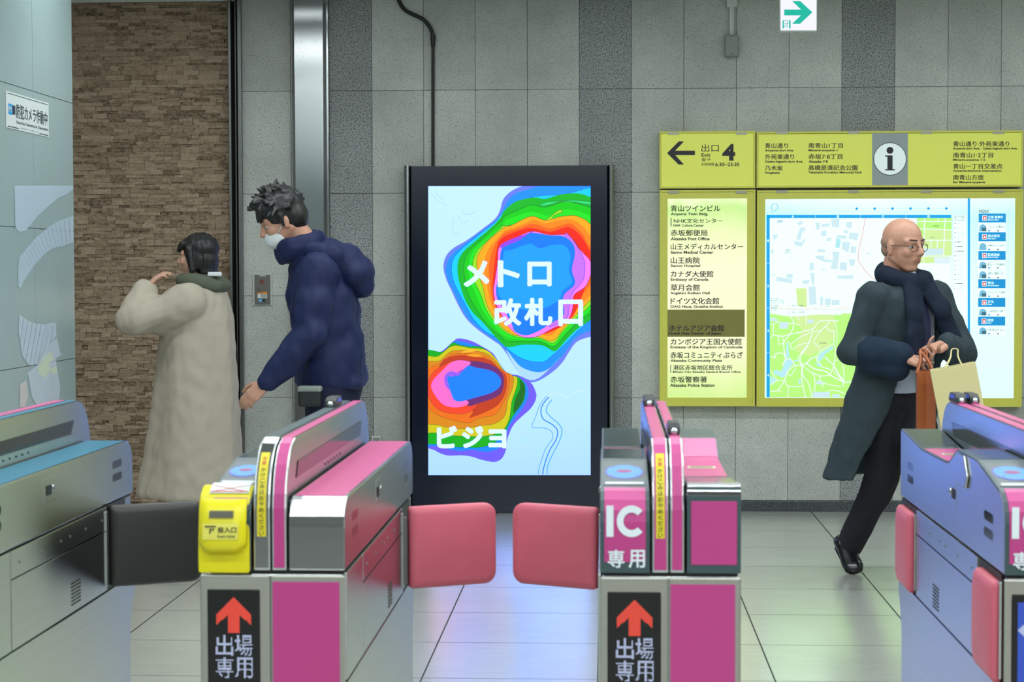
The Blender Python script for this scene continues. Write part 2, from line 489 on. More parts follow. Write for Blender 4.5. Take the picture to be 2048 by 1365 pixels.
# left wall with glazed tiles, ends at the passage behind the gates
XL = xat(147, 8.7, 400)
YL1 = 8.70
def build_left_wall():
    mb = MB()
    zr = [at(145, 207, YL1).z, at(148, 463, YL1).z, at(150, 717, YL1).z]
    h = (zr[0]-zr[2])/2
    zs = [zr[0]+h*k for k in (2, 1, 0, -1, -2, -3, -4)]
    zs = [CEIL-.002]+[z for z in zs if .02 < z < CEIL-.02]+[0.0]
    # vertical joint at px 66 of the first row
    q = CAM2W @ Vector(((67-1024)/FPX, -(300-682.5)/FPX, -1)); yj = XL/q.x*q.y
    ys = [YL1]+[yj-.61*k for k in range(0, 18)]
    g = .0016
    for a, b in zip(ys[1:], ys[:-1]):
        for c, d in zip(zs[1:], zs[:-1]):
            mb.box(XL-.02, XL, a+g, b-(g if b != YL1 else 0), c+g, d-g, 0)
    mb.box(XL-.2, XL-.003, ys[-1], YL1-.001, 0, CEIL-.002, 1)
    mb.box(XL-.2, XL-.0035, YL1-.004, YL1, 0, CEIL-.002, 0)
    o = mb.build('wall_left', [M_whitetile, M_joint]); struct(o)
    return yj
YJ = build_left_wall()
# passage beyond the left wall and the far ends of the hall
struct(MB().box(-6.1, -6, -4, 14, 0, CEIL).build('wall_passage', M_concrete))
struct(MB().box(-6, X_BACKWALL_L-1.2, YS+.12, YS+.3, 0, CEIL).build('wall_passage_end', M_concrete))
struct(MB().box(6, 6.1, -4, 14, 0, CEIL).build('wall_right', M_concrete))

# ceiling lights: long fluorescent battens
M_batten = plain('white_batten', (225, 228, 226), .5)
for i, (y, w) in enumerate(LIGHT_ROWS):
    t = thing('ceiling_light', (0, y, CEIL), 'long white fluorescent ceiling batten, row %s from the back wall' % ['nearest', 'second', 'third', 'fourth', 'fifth', 'sixth', 'seventh'][i], 'light', 'ceiling battens')
    MB().box(-4.6, 4.6, y-.045, y+.045, CEIL-.03, CEIL-.001).build('housing', M_batten, t, bevel=.004)
    ld = bpy.data.lights.new('tube', 'AREA'); ld.shape = 'RECTANGLE'; ld.size = 9.0; ld.size_y = .05
    ld.energy = w; ld.color = LIGHT_COLOR
    lo = bpy.data.objects.new('tube', ld); COL.objects.link(lo); lo.parent = t; lo.location = (0, 0, -.036)
# ================================================================== lit wall signs
YSG = YW-.085                                   # front of the sign cabinets
M_sign = lit_plain('yellow_green_sign_face', (206, 212, 86), .24)
M_frame = plain('yellow_painted_metal', (206, 204, 84), .38, var=.04)
M_gap = plain('shadow_gap', (58, 56, 22), .7)
M_ink = plain('black_lettering', (22, 25, 27), .5, var=0)
M_tab = plain('grey_metal_tab', (150, 150, 136), .35, metal=.7)
M_signgrey = plain('grey_sign_band', (150, 160, 160), .45, var=.02)
M_signwhite = lit_plain('white_sign_disc', (220, 232, 232), .25)

def cabinet(x0, y0, x1, y1, name, label, cat, tabs, rim=4.0):
    """one framed cabinet of the sign wall, given by its outline in the photograph"""
    a, b = at(x0, y1, YSG), at(x1, y0, YSG)
    t = thing(name, ((a.x+b.x)/2, YSG+.08, a.z), label, cat, 'station sign cabinets on the back wall')
    r = rim*YSG/FPX
    mb = MB()
    mb.box(a.x, b.x, YSG, YW-.003, a.z, a.z+r); mb.box(a.x, b.x, YSG, YW-.003, b.z-r, b.z)
    mb.box(a.x, a.x+r, YSG, YW-.003, a.z+r, b.z-r); mb.box(b.x-r, b.x, YSG, YW-.003, a.z+r, b.z-r)
    mb.build('frame', M_frame, t, bevel=.0012)
    MB().box(a.x+r, b.x-r, YSG+.03, YW-.003, a.z+r, b.z-r).build('backing', M_gap, t)
    for px in tabs:
        q0, q1 = at(px-11, y0+2.5, YSG), at(px+11, y0+7.5, YSG)
        MB().box(q0.x, q1.x, YSG-.001, YSG+.028, q1.z, q0.z).build('hinge_tab', M_tab, t)
    return t
def door_panel(t, x0, y0, x1, y1, m, name='door_panel', d=.022):
    a, b = at(x0, y1, YSG), at(x1, y0, YSG)
    return MB().box(a.x, b.x, YSG+.003, YSG+d, a.z, b.z).build(name, m, t, bevel=.001)
def A_(*c): return [v for i in range(0, len(c), 2) for v in (1300+c[i]*.1953, 240+c[i+1]*.1953)]
def B_(*c): return [v for i in range(0, len(c), 2) for v in (1660+c[i]*.1905, 240+c[i+1]*.1905)]
def C_(*c): return [v for i in range(0, len(c), 2) for v in (1310+c[i]*.3226, 380+c[i+1]*.3223)]

# --- exit sign (arrow, 4)
t = cabinet(1319, 262, 1511, 377.5, 'exit_direction_sign', 'yellow-green sign with left arrow and large 4, above the place list', 'sign', (1347, 1483))
door_panel(t, 1322.5, 266.5, 1507, 374.5, M_sign)
f = Flat(YSG+.002)
f.poly([tuple(A_(*p)) for p in ((175,340),(295,220),(348,220),(258,315),(460,315),(460,360),(258,360),(348,457),(292,457))], M_ink)
f.build('arrow', t)
f = Flat(YSG+.002)
for s, c, bo in (('出口', (527,250,705,327), .004), ('Exit', (527,342,620,376), .02), ('출구', (527,388,622,425), .004), ('利用時間', (527,440,655,470), .006),
             ('6:30~23:30', (668,437,915,475), .02), ('4', (740,247,873,418), .045)):
    f.text(s, *A_(*c), M_ink, bo)
f.build('lettering', t)
# --- area sign with the i
t = cabinet(1513, 260.5, 2047, 376, 'area_guide_sign', 'wide yellow-green sign with round i symbol, above the street map', 'sign', (1564, 1707, 1853, 1997))
door_panel(t, 1516.5, 265.5, 2043, 373.5, M_sign)
f = Flat(YSG+.002); f.rect(*B_(442,124,818,695), M_signgrey); f.build('grey_band', t)
f = Flat(YSG+.0015); cx, cy = B_(630, 410)
f.circ(cx, cy, 33, M_ink, 1, 48); f.circ(cx, cy, 31.8, M_signwhite, 2, 48)
cx, cy = B_(629, 320); f.circ(cx, cy, 6.9, M_ink, 3, 24)
f.poly([tuple(B_(*p)) for p in ((578,373),(657,373),(657,518),(682,518),(682,531),(578,531),(578,518),(602,518),(602,386),(578,386))], M_ink, 3)
f.build('information_symbol', t)
AREA1 = (('青山通り', (1177,237,1413,292), .006), ('Aoyama-dori Ave.', (1177,301,1473,330), .02), ('外苑東通り', (1177,350,1475,405), .006),
             ('Gaien-higashi-dori Ave.', (1177,415,1568,445), .02), ('乃木坂', (1177,466,1360,520), .006), ('Nogizaka', (1177,530,1330,558), .02),
             ('南青山1丁目', (1623,235,1975,290), .006), ('Minami-aoyama 1', (1623,300,1920,328), .02), ('赤坂7·8丁目', (1623,348,1970,403), .006),
             ('Akasaka 7·8', (1623,413,1820,440), .02), ('高橋是清記念公園', (1623,462,2126,518), .006), ('Takahashi Korekiyo Memorial Park', (1623,526,2170,555), .02))
AREA2 = (('青山通り·外苑東通り', (1293,223,1882,280), .006), ('Aoyama-dori Ave. · Gaien-higashi-dori Ave.', (1291,288,1968,318), .02),
             ('南青山1·2丁目', (1293,342,1713,398), .006), ('Minami-aoyama 1·2', (1291,408,1630,436), .02), ('青山一丁目交差点', (1293,458,1810,515), .006),
             ('Aoyama-itchome Intersection', (1291,523,1800,551), .02), ('南青山方面', (1293,575,1612,632), .006), ('for Minami-aoyama', (1291,642,1630,672), .02))
for rows, cv in ((AREA1[:6], A_), (AREA1[6:], A_), (AREA2, B_)):
    for i in range(0, len(rows), 2):
        f = Flat(YSG+.002)
        for s, c, bo in rows[i:i+2]: f.text(s, *cv(*c), M_ink, bo+.012)
        f.build('place_name', t)

# --- lit list of places
def lit_sheet(name, stops, axis, nscale, k, boost=(1, 1, 1)):
    m, nt, b = _new(name)
    co = _n(nt, 'ShaderNodeTexCoord')
    sp = _n(nt, 'ShaderNodeSeparateXYZ'); nt.links.new(co.outputs['Generated'], sp.inputs[0])
    no = _n(nt, 'ShaderNodeTexNoise', Scale=nscale, Detail=3.0); nt.links.new(co.outputs['Generated'], no.inputs['Vector'])
    ma = _n(nt, 'ShaderNodeMath', _operation='MULTIPLY_ADD'); ma.inputs[1].default_value = .22
    nt.links.new(no.outputs['Fac'], ma.inputs[0]); nt.links.new(sp.outputs[axis], ma.inputs[2])
    sb = _n(nt, 'ShaderNodeMath', _operation='SUBTRACT'); sb.inputs[1].default_value = .11
    nt.links.new(ma.outputs[0], sb.inputs[0])
    r = _n(nt, 'ShaderNodeValToRGB'); e = r.color_ramp.elements
    BL = lambda c: tuple(v*(q if v > .7 else 1) for v, q in zip(lin(c), boost))+(1,)
    e[0].position, e[0].color = stops[0][0], BL(stops[0][1]); e[1].position, e[1].color = stops[-1][0], BL(stops[-1][1])
    for p, c in stops[1:-1]: q = e.new(p); q.color = BL(c)
    nt.links.new(sb.outputs[0], r.inputs['Fac']); nt.links.new(r.outputs['Color'], b.inputs['Emission Color'])
    b.inputs['Emission Strength'].default_value = k
    b.inputs['Base Color'].default_value = (.02, .02, .02, 1); b.inputs['Roughness'].default_value = .35
    b.inputs['Specular IOR Level'].default_value = .25
    return m
M_listlit = lit_sheet('backlit_cream_sheet', [(0, (214, 240, 150)), (.12, (232, 246, 178)), (.28, (250, 250, 208)), (.62, (255, 248, 216)), (.82, (240, 250, 190)), (.95, (206, 240, 150)), (1, (240, 250, 200))], 2, 2.2, 1.0, (1.02, 1.06, 1))
def ring_frame(t, x0, y0, x1, y1, u0, v0, u1, v1, name='door_frame'):
    a, b, c, d = at(x0, y1, YSG), at(x1, y0, YSG), at(u0, v1, YSG), at(u1, v0, YSG)
    mb = MB(); y, e = YSG+.003, YSG+.022
    mb.extr([(a.x, y, a.z), (b.x, y, a.z), (d.x, y, c.z), (c.x, y, c.z)], (0, .019, 0))
    mb.extr([(b.x, y, a.z), (b.x, y, b.z), (d.x, y, d.z), (d.x, y, c.z)], (0, .019, 0))
    mb.extr([(b.x, y, b.z), (a.x, y, b.z), (c.x, y, d.z), (d.x, y, d.z)], (0, .019, 0))
    mb.extr([(a.x, y, b.z), (a.x, y, a.z), (c.x, y, c.z), (c.x, y, d.z)], (0, .019, 0))
    return mb.build(name, M_frame, t, bevel=.0008)
t = cabinet(1319, 379.5, 1511, 813, 'place_directory_sign', 'tall backlit list of places in a yellow frame with one unlit dark strip', 'sign', (1347, 1483))
ring_frame(t, 1322.5, 384, 1507, 809.5, 1335, 397, 1494.5, 796)
a, b = at(1334, 797, YSG), at(1495.5, 396, YSG)
MB().box(a.x, b.x, YSG+.010, YSG+.014, a.z, b.z).build('lit_panel', M_listlit, t)
f = Flat(YSG+.009)
M_dimstrip = plain('unlit_olive_strip', (128, 122, 54), .45, var=.12, scale=6)
f.rect(*C_(77,744,556,912), M_dimstrip, 0); f.build('unlit_strip', t)
ENTRIES = (('青山ツインビル',(97,95,405,135),.004),('Aoyama Twin Bldg.',(97,141,330,163),.015),('NHK文化センター',(116,178,418,207),.002),('NHK Culture Center',(113,213,303,229),.015),
             ('赤坂郵便局',(97,247,325,287),.004),('Akasaka Post Office',(97,294,338,314),.015),('山王メディカルセンター',(97,333,547,372),.004),('Sanno Medical Center',(97,378,362,397),.015),
             ('山王病院',(97,417,278,458),.004),('Sanno Hospital',(97,463,280,483),.015),('カナダ大使館',(97,502,362,542),.004),('Embassy of Canada',(97,547,332,570),.015),
             ('草月会館',(97,586,278,627),.004),('Sogetsu Kaikan Hall',(97,632,340,653),.015),('ドイツ文化会館',(97,669,398,711),.004),('OAG Haus, Goethe-Institut',(95,716,422,736),.015),
             ('ホテルアジア会館',(88,838,428,878),.004),('Hotel Asia Center of Japan',(85,882,412,903),.015),('カンボジア王国大使館',(97,922,537,963),.004),('Embassy of the Kingdom of Cambodia',(95,968,543,989),.015),
             ('赤坂コミュニティぷらざ',(95,1005,545,1047),.004),('Akasaka Community Plaza',(95,1052,416,1073),.015),('港区赤坂地区総合支所',(112,1087,480,1120),.004),
             ('Minato City Akasaka General Branch Office',(111,1124,530,1140),.015),('赤坂警察署',(95,1158,322,1197),.004),('Akasaka Police Station',(93,1203,370,1224),.015))
for i in range(0, len(ENTRIES), 2):
    f = Flat(YSG+.0082)
    for s, c, bo in ENTRIES[i:i+2]: f.text(s, *C_(*c), M_ink, bo+.016)
    if i == 2: f.rect(*C_(97,175,102,227), M_ink)
    if i == 22: f.rect(*C_(95,1085,99,1137), M_ink)
    f.build('place_name', t)

# --- lit street map
E_map = lit_sheet('backlit_map_sheet', [(0, (226, 246, 252)), (.5, (236, 252, 255)), (.9, (206, 244, 252)), (1, (250, 255, 255))], 2, 1.5, 1.0, (1, 1.22, 1.15))
E_white = glow('lit_white', (246, 255, 255), 1.0, boost=(1, 1.3, 1.22))
E_cyan = glow('lit_sky_blue', (0, 166, 238), 1.0)
E_blue2 = glow('lit_mid_blue', (0, 150, 218), 1.0)
E_build = glow('lit_pale_building', (208, 236, 244), 1.0)
E_build2 = glow('lit_pale_aqua', (178, 236, 246), 1.0)
E_green = glow('lit_park_green', (188, 240, 130), 1.0, boost=(1, 1.25, 1))
E_green2 = glow('lit_pale_green', (212, 244, 158), 1.0)
E_road = glow('lit_path_white', (240, 252, 250), 1.0)
E_water = glow('lit_water', (186, 238, 246), 1.0)
E_red = glow('lit_red', (226, 60, 92), 1.0)
E_orange = glow('lit_orange', (244, 196, 120), 1.0)
E_violet = glow('lit_violet', (188, 160, 232), 1.0)
E_photo = glow('lit_photo_blue', (120, 190, 220), 1.0)
E_photo2 = glow('lit_photo_dark', (60, 110, 130), 1.0)
E_ind = glow('lit_index_sheet', (222, 244, 250), 1.0)
M_ink2 = plain('grey_map_lettering', (52, 78, 92), .5, var=0)
t = cabinet(1513, 378.5, 2047, 814, 'street_map_board', 'large backlit street map with green park and blue index, behind the bald man', 'map', (1564, 1707, 1853, 1997))
ring_frame(t, 1516.5, 383, 2043, 810, 1529.5, 396.5, 2031, 796.5)
a, b = at(1528, 798, YSG), at(2032, 395, YSG)
MB().box(a.x, b.x, YSG+.010, YSG+.014, a.z, b.z).build('lit_panel', E_map, t)
f = Flat(YSG+.0094, .0003)
def D_(x, y): return (1500+x*.1612, 380+y*.1612)          # upper left map crop
def G_(x, y): return (1500+x*.1612, 590+y*.1612)          # lower left map crop
def H_(x, y): return (1820+x*.2345, 400+y*.2344)          # right map crop
f.rect(1539.5, 436.5, 1902.5, 795, E_white, 0)
f.rect(1533, 430, 1902.5, 436.5, E_cyan, 1); f.rect(1533, 430, 1539.5, 795, E_cyan, 1)
for x in (1630.5, 1720.5, 1811.5): f.rect(x, 430, x+.4, 436.5, E_white, 2)
for x, s in ((1585.5, 'A'), (1676, 'B'), (1766, 'C'), (1857.5, 'D')): f.text(s, x-2.2, 430.9, x+2.2, 435.7, E_white, .03, 2)
for y, s in ((482, '1'), (572.5, '2'), (662, '3'), (751, '4')): f.text(s, 1534.8, y-2.5, 1537.6, y+2.5, E_white, .03, 2)
for y in (527, 616.5, 706): f.rect(1533, y, 1539.5, y+.4, E_white, 2)
park = [G_(245,215),G_(520,262),G_(830,236),G_(1140,232),(1790,627),(1815,700),(1840,795),(1539.5,795)]
f.poly(park, E_green, 1)
f.poly([G_(520,262),G_(1050,236),G_(1060,480),G_(980,640),G_(740,760),G_(560,700),G_(640,420)], E_green2, 2)
f.poly([D_(570,1222),D_(700,1222),D_(708,1460),(1595,616.5-5)], E_green2, 2)
bld = [[(330,385),(405,378),(410,410),(335,418)],[(575,410),(640,380),(660,420),(610,445)],[(620,470),(680,460),(690,510),(650,520),(625,630),(570,610)],[(540,650),(570,630),(640,650),(660,615),(700,610),(640,705),(560,690)],
 [(810,405),(870,405),(865,490),(820,492)],[(885,425),(990,415),(990,455),(885,465)],[(1000,360),(1110,365),(1105,470),(1020,460)],[(1200,400),(1270,395),(1255,480),(1185,460)],[(880,510),(945,505),(950,575),(885,580)],
 [(950,600),(1010,590),(1000,635),(950,640)],[(1170,500),(1220,505),(1210,545),(1160,530)],[(1235,530),(1350,540),(1330,630),(1225,605)],[(1070,560),(1190,565),(1200,610),(1075,600)],[(1140,645),(1240,650),(1220,780),(1140,740)],
 [(840,730),(935,745),(930,775),(835,770)],[(810,815),(920,815),(925,860),(1020,870),(1015,900),(920,895),(815,850)],[(1020,765),(1110,770),(1085,985),(1000,980),(1030,850)],[(1115,900),(1205,900),(1195,1005),(1110,990)],[(740,905),(790,905),(795,995),(735,1000)],
 [(1225,860),(1310,865),(1290,945),(1240,940)],[(330,1080),(530,1110),(520,1165),(320,1130)],[(450,1045),(530,1040),(530,1095),(455,1095)],[(650,1125),(740,1115),(735,1150),(690,1175),(645,1155)],[(745,1030),(800,1030),(800,1180),(770,1180)],
 [(1080,1065),(1280,1060),(1275,1110),(1080,1100)],[(725,1200),(815,1195),(825,1420),(735,1430)],[(280,560),(340,550),(345,580),(310,620),(290,615)],[(258,740),(280,735),(300,775),(265,800)],[(1250,700),(1320,705),(1310,790),(1245,780)],
 [(870,1330),(905,1320),(905,1430),(870,1430)],[(930,1350),(1000,1345),(1000,1430),(930,1430)],[(1010,1370),(1110,1365),(1110,1430),(1015,1430)]]
for q in bld: f.poly([D_(*p) for p in q], E_build, 2)
f.poly([D_(*p) for p in ((1070,600),(1128,612),(1110,722),(1055,718))], E_build2, 3)
f.line([D_(1432,350),D_(1400,520),D_(1340,800),D_(1345,880),D_(1400,965),D_(1500,1080),D_(1560,1130)], .9, E_red, 3)
f.line([G_(245,155),G_(600,180),G_(860,160),G_(1240,165)], .8, E_orange, 3); f.line([G_(245,170),G_(660,190),G_(860,180),G_(1240,195)], .6, E_violet, 3)
f.line([(1722,617),(1902,617)], 3, E_build, 1)
for q, w in (([(245,228),(520,262),(830,240),(1140,245)],2.6),([(500,262),(540,350),(515,460),(420,590),(430,720),(440,800),(395,880)],2.0),([(540,345),(630,382)],1.6),([(600,262),(600,310)],1.4),([(697,260),(697,375)],1.8),
  ([(250,360),(290,370),(350,330)],1.6),([(290,370),(285,495),(250,540)],1.6),([(285,495),(350,520),(355,610),(420,600)],1.6),([(285,495),(400,515),(490,490),(620,465),(780,420),(870,325),(1100,325)],2.0),([(400,515),(420,600)],1.6),
  ([(780,425),(735,590),(640,720),(600,790),(640,870)],2.0),([(735,590),(590,630),(525,680),(490,600),(460,580)],1.6),([(510,610),(630,520),(710,490),(740,465)],1.6),([(780,460),(880,440),(990,330)],1.8),([(940,390),(1000,455),(1045,450),(1040,540),(1030,610),(880,700),(835,760),(830,820),(870,850),(890,890),(1010,930)],1.8),
  ([(880,440),(800,560),(800,600),(855,650),(865,690)],1.5),([(720,600),(710,650),(640,740),(625,800),(645,870)],1.4),([(250,770),(320,780),(300,740),(410,725),(440,800),(500,795),(545,850),(545,880),(460,960),(430,1060),(345,1185),(250,1200)],1.8),
  ([(545,880),(645,870),(700,850),(760,790),(830,765)],2.4),([(645,870),(640,960),(650,1100),(690,1280)],2.0),([(645,870),(660,1000),(740,1130),(770,1280)],1.8),([(645,880),(760,965),(800,1020),(805,1200)],1.7),([(760,965),(860,1010),(880,1080),(1010,1120),(1130,1140)],1.7),
  ([(700,850),(800,920),(940,950),(1000,1000),(1160,1080),(1280,1080)],2.4),([(860,1010),(980,1000),(1010,960),(1040,870),(1060,660),(1030,620)],1.7),([(1040,880),(1070,940),(1160,1080)],3.0),([(1060,820),(1150,790),(1140,840),(1150,870),(1165,960),(1160,1080),(1150,1140)],1.7),
  ([(930,770),(990,830),(1040,870)],2.2),([(1010,930),(1160,1080)],1.3),([(250,930),(340,1060),(430,1055)],1.6),([(250,1120),(340,1065)],1.6),([(430,1060),(475,1135),(650,1135)],1.8),([(475,1135),(465,1280)],1.6),([(460,960),(500,1005),(575,900)],1.5),
  ([(345,1185),(390,1205)],1.4),([(970,1200),(1000,1185),(1100,1195),(1160,1225),(1240,1240)],1.6),([(1050,335),(1080,440),(1075,620)],1.4),([(350,335),(480,360),(540,350)],2.0),([(820,1090),(870,1060),(900,1100),(905,1150)],1.5)):
    f.line(smooth_path([G_(*p) for p in q], 3), w, E_road, 4)
for q in ([(450,600),(475,600),(490,780),(445,780)],[(440,800),(520,800),(530,860),(460,950),(430,1020),(390,1030),(350,1000),(300,990),(295,940),(340,930),(380,960),(410,900)],[(250,1000),(330,1060),(250,1110)],
          [(1020,640),(1040,660),(930,740),(880,820),(840,820),(840,780),(880,720)],[(545,815),(600,800),(610,815),(560,840)],[(805,850),(870,850),(900,900),(840,885)],[(600,1060),(625,1040),(630,1100),(605,1110)]):
    f.poly([G_(*p) for p in q], E_water, 3)
for q in ([(365,335),(470,340),(470,420),(365,420)],[(785,1205),(990,1205),(990,1270),(780,1270)],[(1020,1235),(1110,1235),(1110,1270),(1020,1270)],[(250,280),(330,290),(340,330),(260,330)],[(715,310),(795,305),(795,350),(715,355)],[(825,1070),(895,1075),(890,1115),(820,1110)]):
    f.poly([G_(*p) for p in q], E_build, 5)
for q in ([(60,155),(355,155),(355,470),(50,540)],):
    f.poly([H_(*p) for p in q], E_green, 2)
f.poly([H_(*p) for p in ((130,255),(355,255),(355,480),(225,540),(70,540),(120,380))], E_green2, 3)
for x0, y0, x1, y1 in ((60,185,355,185),(60,245,355,258),(60,345,355,345),(60,480,355,480),(125,155,115,540),(300,155,285,480),(180,345,175,410),(235,345,230,410),(240,155,240,185)): f.line([H_(x0,y0),H_(x1,y1)], 2.0, E_road, 4)
f.poly([H_(*p) for p in ((120,415),(280,415),(280,470),(115,475))], E_build, 4)
f.poly([H_(*p) for p in ((200,490),(345,490),(345,545),(210,545))], E_ind, 4)
# strip of small notes right of the map
f.rect(1906, 430, 1932, 795, E_white, 0)
for y in (432, 440.5): f.rect(1908, y, 1930, y+.7, M_ink2, 2)
f.text('青山一丁目駅', 1908.5, 434, 1929.5, 438.2, M_ink2, 0, 2)
for k, y in enumerate((447,456,466,475.5,484.5,493.5,503,512,522,531,540,549.5,559.5,567.5,577)):
    f.circ(1910, y, 1.0, M_ink2, 2, 8); f.rect(1913, y-.7, 1913+(8, 12, 15, 10)[k % 4], y+.5, (E_build, M_ink2)[k in (4, 5, 6, 13)], 2)
for y, m in ((623, E_orange), (633, E_build2), (642, E_build2), (651, E_build2)): f.rect(1907, y-2, 1911, y+2, m, 2); f.text('出口案内', 1912.5, y-1.8, 1921.5, y+1.2, M_ink2, 0, 2)
for y, m in ((683, E_orange), (693, E_violet), (702, E_red)): f.rect(1908, y-1.3, 1927, y+1.3, m, 2); f.text('銀座線', 1908, y-4.6, 1916, y-2, M_ink2, 0, 2)
# labels, station dots
for s, x0, y0, x1, y1 in (('港区', 1570.5, 499, 1580.5, 504.6), ('Minato City', 1568, 505.5, 1583, 508.2), ('青山一丁目', 1579, 515.5, 1590, 518.3), ('赤坂御用地', 1556, 440.3, 1565, 443.6), ('赤坂七丁目', 1541, 548.5, 1551.5, 552), ('赤坂八丁目', 1644, 538, 1654.5, 541.3),
    ('南青山一丁目', 1734, 505.5, 1745, 509), ('青山霊園', 1639.5, 684.8, 1652, 688), ('青山通り', 1651, 611.8, 1659, 614.2), ('東京メトロ銀座線', 1584, 610, 1607, 613.5), ('東京メトロ半蔵門線', 1584, 623.3, 1610, 626.6), ('南青山二丁目', 1850, 541, 1862, 544),
    ('赤坂郵便局', 1865, 450.5, 1878, 454.5), ('青山墓地', 1860, 474, 1869, 476.8)): f.text(s, x0, y0, x1, y1, M_ink2, 0, 6)
for k, y in enumerate((597.3, 601.5, 606, 611.5, 616, 620.5)): f.text(('カナダ大使館', '草月会館ホール案内', '青山ツインビル別館', '赤坂図書館', '高橋公園', '赤坂地区')[k], 1545, y-1.3, 1545+(12, 22, 23, 12, 9, 8)[k], y+1.5, M_ink2, 0, 6); f.rect(1541, y-.4, 1544, y+.4, M_ink2, 6)
f.circ(1578.3, 614, 2.6, E_orange, 5, 16); f.circ(1578.3, 614, 1.9, E_white, 6, 16); f.circ(1578.3, 626.3, 2.6, E_violet, 5, 16); f.circ(1578.3, 626.3, 1.9, E_white, 6, 16)
for k, x in enumerate((1713.5, 1749.2, 1785, 1821, 1856.8, 1892.6)):
    f.circ(x, 417.8-k*.12, 2.7, E_cyan, 2, 18)
    if k < 5:
        for q in (9, 18, 27): f.circ(x+q, 417.8-k*.12, .9, E_build2, 2, 8)
pts = [(1549.3+6.6*math.cos(a), 414.5-6.6*math.sin(a)) for a in [math.radians(d) for d in range(-55, 216, 18)]]
f.line(pts+[(1546.3, 423.6)], .9, E_blue2, 2, closed=True); f.text('N', 1543.6, 424.6, 1546.4, 427.4, E_blue2, 0, 2)
f.build('map_print', t)
# blue bar and index column
f = Flat(YSG+.0094, .0003)
f.rect(1935.5, 397, 1940, 795, E_cyan, 1)
f.text('INDEX', 1957.8, 419.8, 1978, 426, M_ink, .012, 1)
def I_(x, y): return (1940+x*.1976, 410+y*.1978)
for y0, y1, ja, en, w in ((88,178,'企業·事務所','Business Office',152),(278,368,'総合販売','Retail Store',120),(468,556,'医療施設','Medical Facility',120),(753,843,'宿泊','Accommodation',62),(942,1032,'文化','Culture',62),(1131,1221,'理容','Barber',62)):
    k = y0*.006
    a, b = I_(88-k, y0), I_(363-k, y1); f.rect(*a, *b, E_blue2, 1)
    a, b = I_(125-k, y0+20), I_(172-k, y1-18); f.rect(*a, *b, E_white, 2)
    a, b = I_(130-k, y0+25), I_(167-k, y1-23); f.rect(*a, *b, E_red, 3)
    a, b = I_(140-k, y0+38), I_(157-k, y1-30); f.rect(*a, *b, E_white, 4)
    a, b = I_(183-k, y0+22), I_(183-k+w, y0+50); f.text(ja, *a, *b, E_white, .015, 2)
    a, b = I_(181-k, y0+56), I_(181-k+(108, 80, 108, 116, 46, 44)[(88,278,468,753,942,1131).index(y0)], y0+70); f.text(en, *a, *b, E_white, .02, 2)
for y0, y1, s, x0, x1, ty in ((180,276,'ウィン青山',194,345,(208,235)),(370,466,'SIMPLE OCEAN',182,352,(404,418)),(558,652,'青山一丁目歯科',176,352,(590,615)),(654,750,'人間ドック健診センター',178,345,(680,708)),(845,938,'ホテル アジア会館',172,350,(874,898)),(1034,1128,'公益財団法人会館',186,336,(1062,1086)),(1223,1318,'こ組 青山サロン',170,348,(1252,1276))):
    a, b = I_(85, y0), I_(358, y1); f.rect(*a, *b, E_white, 1)
    a, b = I_(90, y0+14), I_(165, y1-8); f.poly([(a[0], b[1]), (a[0]+2, a[1]+3), ((a[0]+b[0])/2, a[1]), (b[0], a[1]+4), (b[0], b[1])], E_photo, 2)
    a2, b2 = I_(120, y0+50), I_(165, y1-8); f.rect(*a2, *b2, E_photo2 if y0 != 370 else E_photo, 3)
    a, b = I_(x0, ty[0]), I_(x1, ty[1]); f.text(s, *a, *b, M_ink2, .008, 2)
    a, b = I_(182, y1-20), I_(205, y1-8); f.rect(*a, *b, E_blue2, 2)
    a, b = I_(275, y1-20), I_(292, y1-8); f.rect(*a, *b, M_ink2, 2)
    a, b = I_(185, y0+12), I_(330, y0+17); f.rect(*a, *b, E_build, 2)
f.build('index_print', t)

# ================================================================== digital signage
YD = 10.76
M_navy = plain('dark_navy_glass', (15, 24, 42), .16, spec=.6, var=.02)
t = thing('digital_signage', (at(1018, 1033, YD).x, YD+.06, 0), 'tall dark blue standing display with rainbow picture against the wall', 'screen')
x0, x1 = xat(822.5, YD, 600), xat(1215, YD, 600)
zt, zb = zat(331.5, YD, 1018), .002
MB().box(x0, x1, YD, YD+.115, zb, zt).build('housing', M_navy, t, bevel=.004)
for a, b in ((xat(809, YD+.03, 600), x0), (x1, xat(1229, YD+.03, 600))):
    n = 10; cx = (a+b)/2; w = (b-a)/2
    ring = [(cx+w*math.cos(math.pi+math.pi*k/n), YD+.035+.035*math.sin(math.pi+math.pi*k/n)) for k in range(n+1)]+[(b, YD+.11), (a, YD+.11)]
    MB().extr([(p[0], p[1], zb) for p in ring], (0, 0, zt-zb+.004)).build('side_post', M_steelx, t, smooth=30)
sx0, sx1, sy0, sy1 = 856.5, 1181.2, 372.5, 951
LCD = (1, 1.05, 2.3)
def sc(c, k=1.0): return glow('screen_%d_%d_%d' % c, c, k, boost=LCD)
S_bg = lit_sheet('screen_pale_blue', [(0, (176, 220, 246)), (.22, (188, 232, 244)), (1, (202, 240, 246))], 2, 1.0, 1.0, LCD)
f = Flat(YD-.0005, .0004)
f.rect(sx0, sy0, sx1, sy1, S_bg, 0)
clip = (sx0, sy0, sx1, sy1)
def lay(pts, col, i, line=None, sm=True, o=None):
    P = smooth_loop(pts, 5) if sm else pts
    f.poly(P, sc(col) if not hasattr(col, 'name') else col, i, clip)
SL = glow('screen_line', (0, 70, 60), .5)
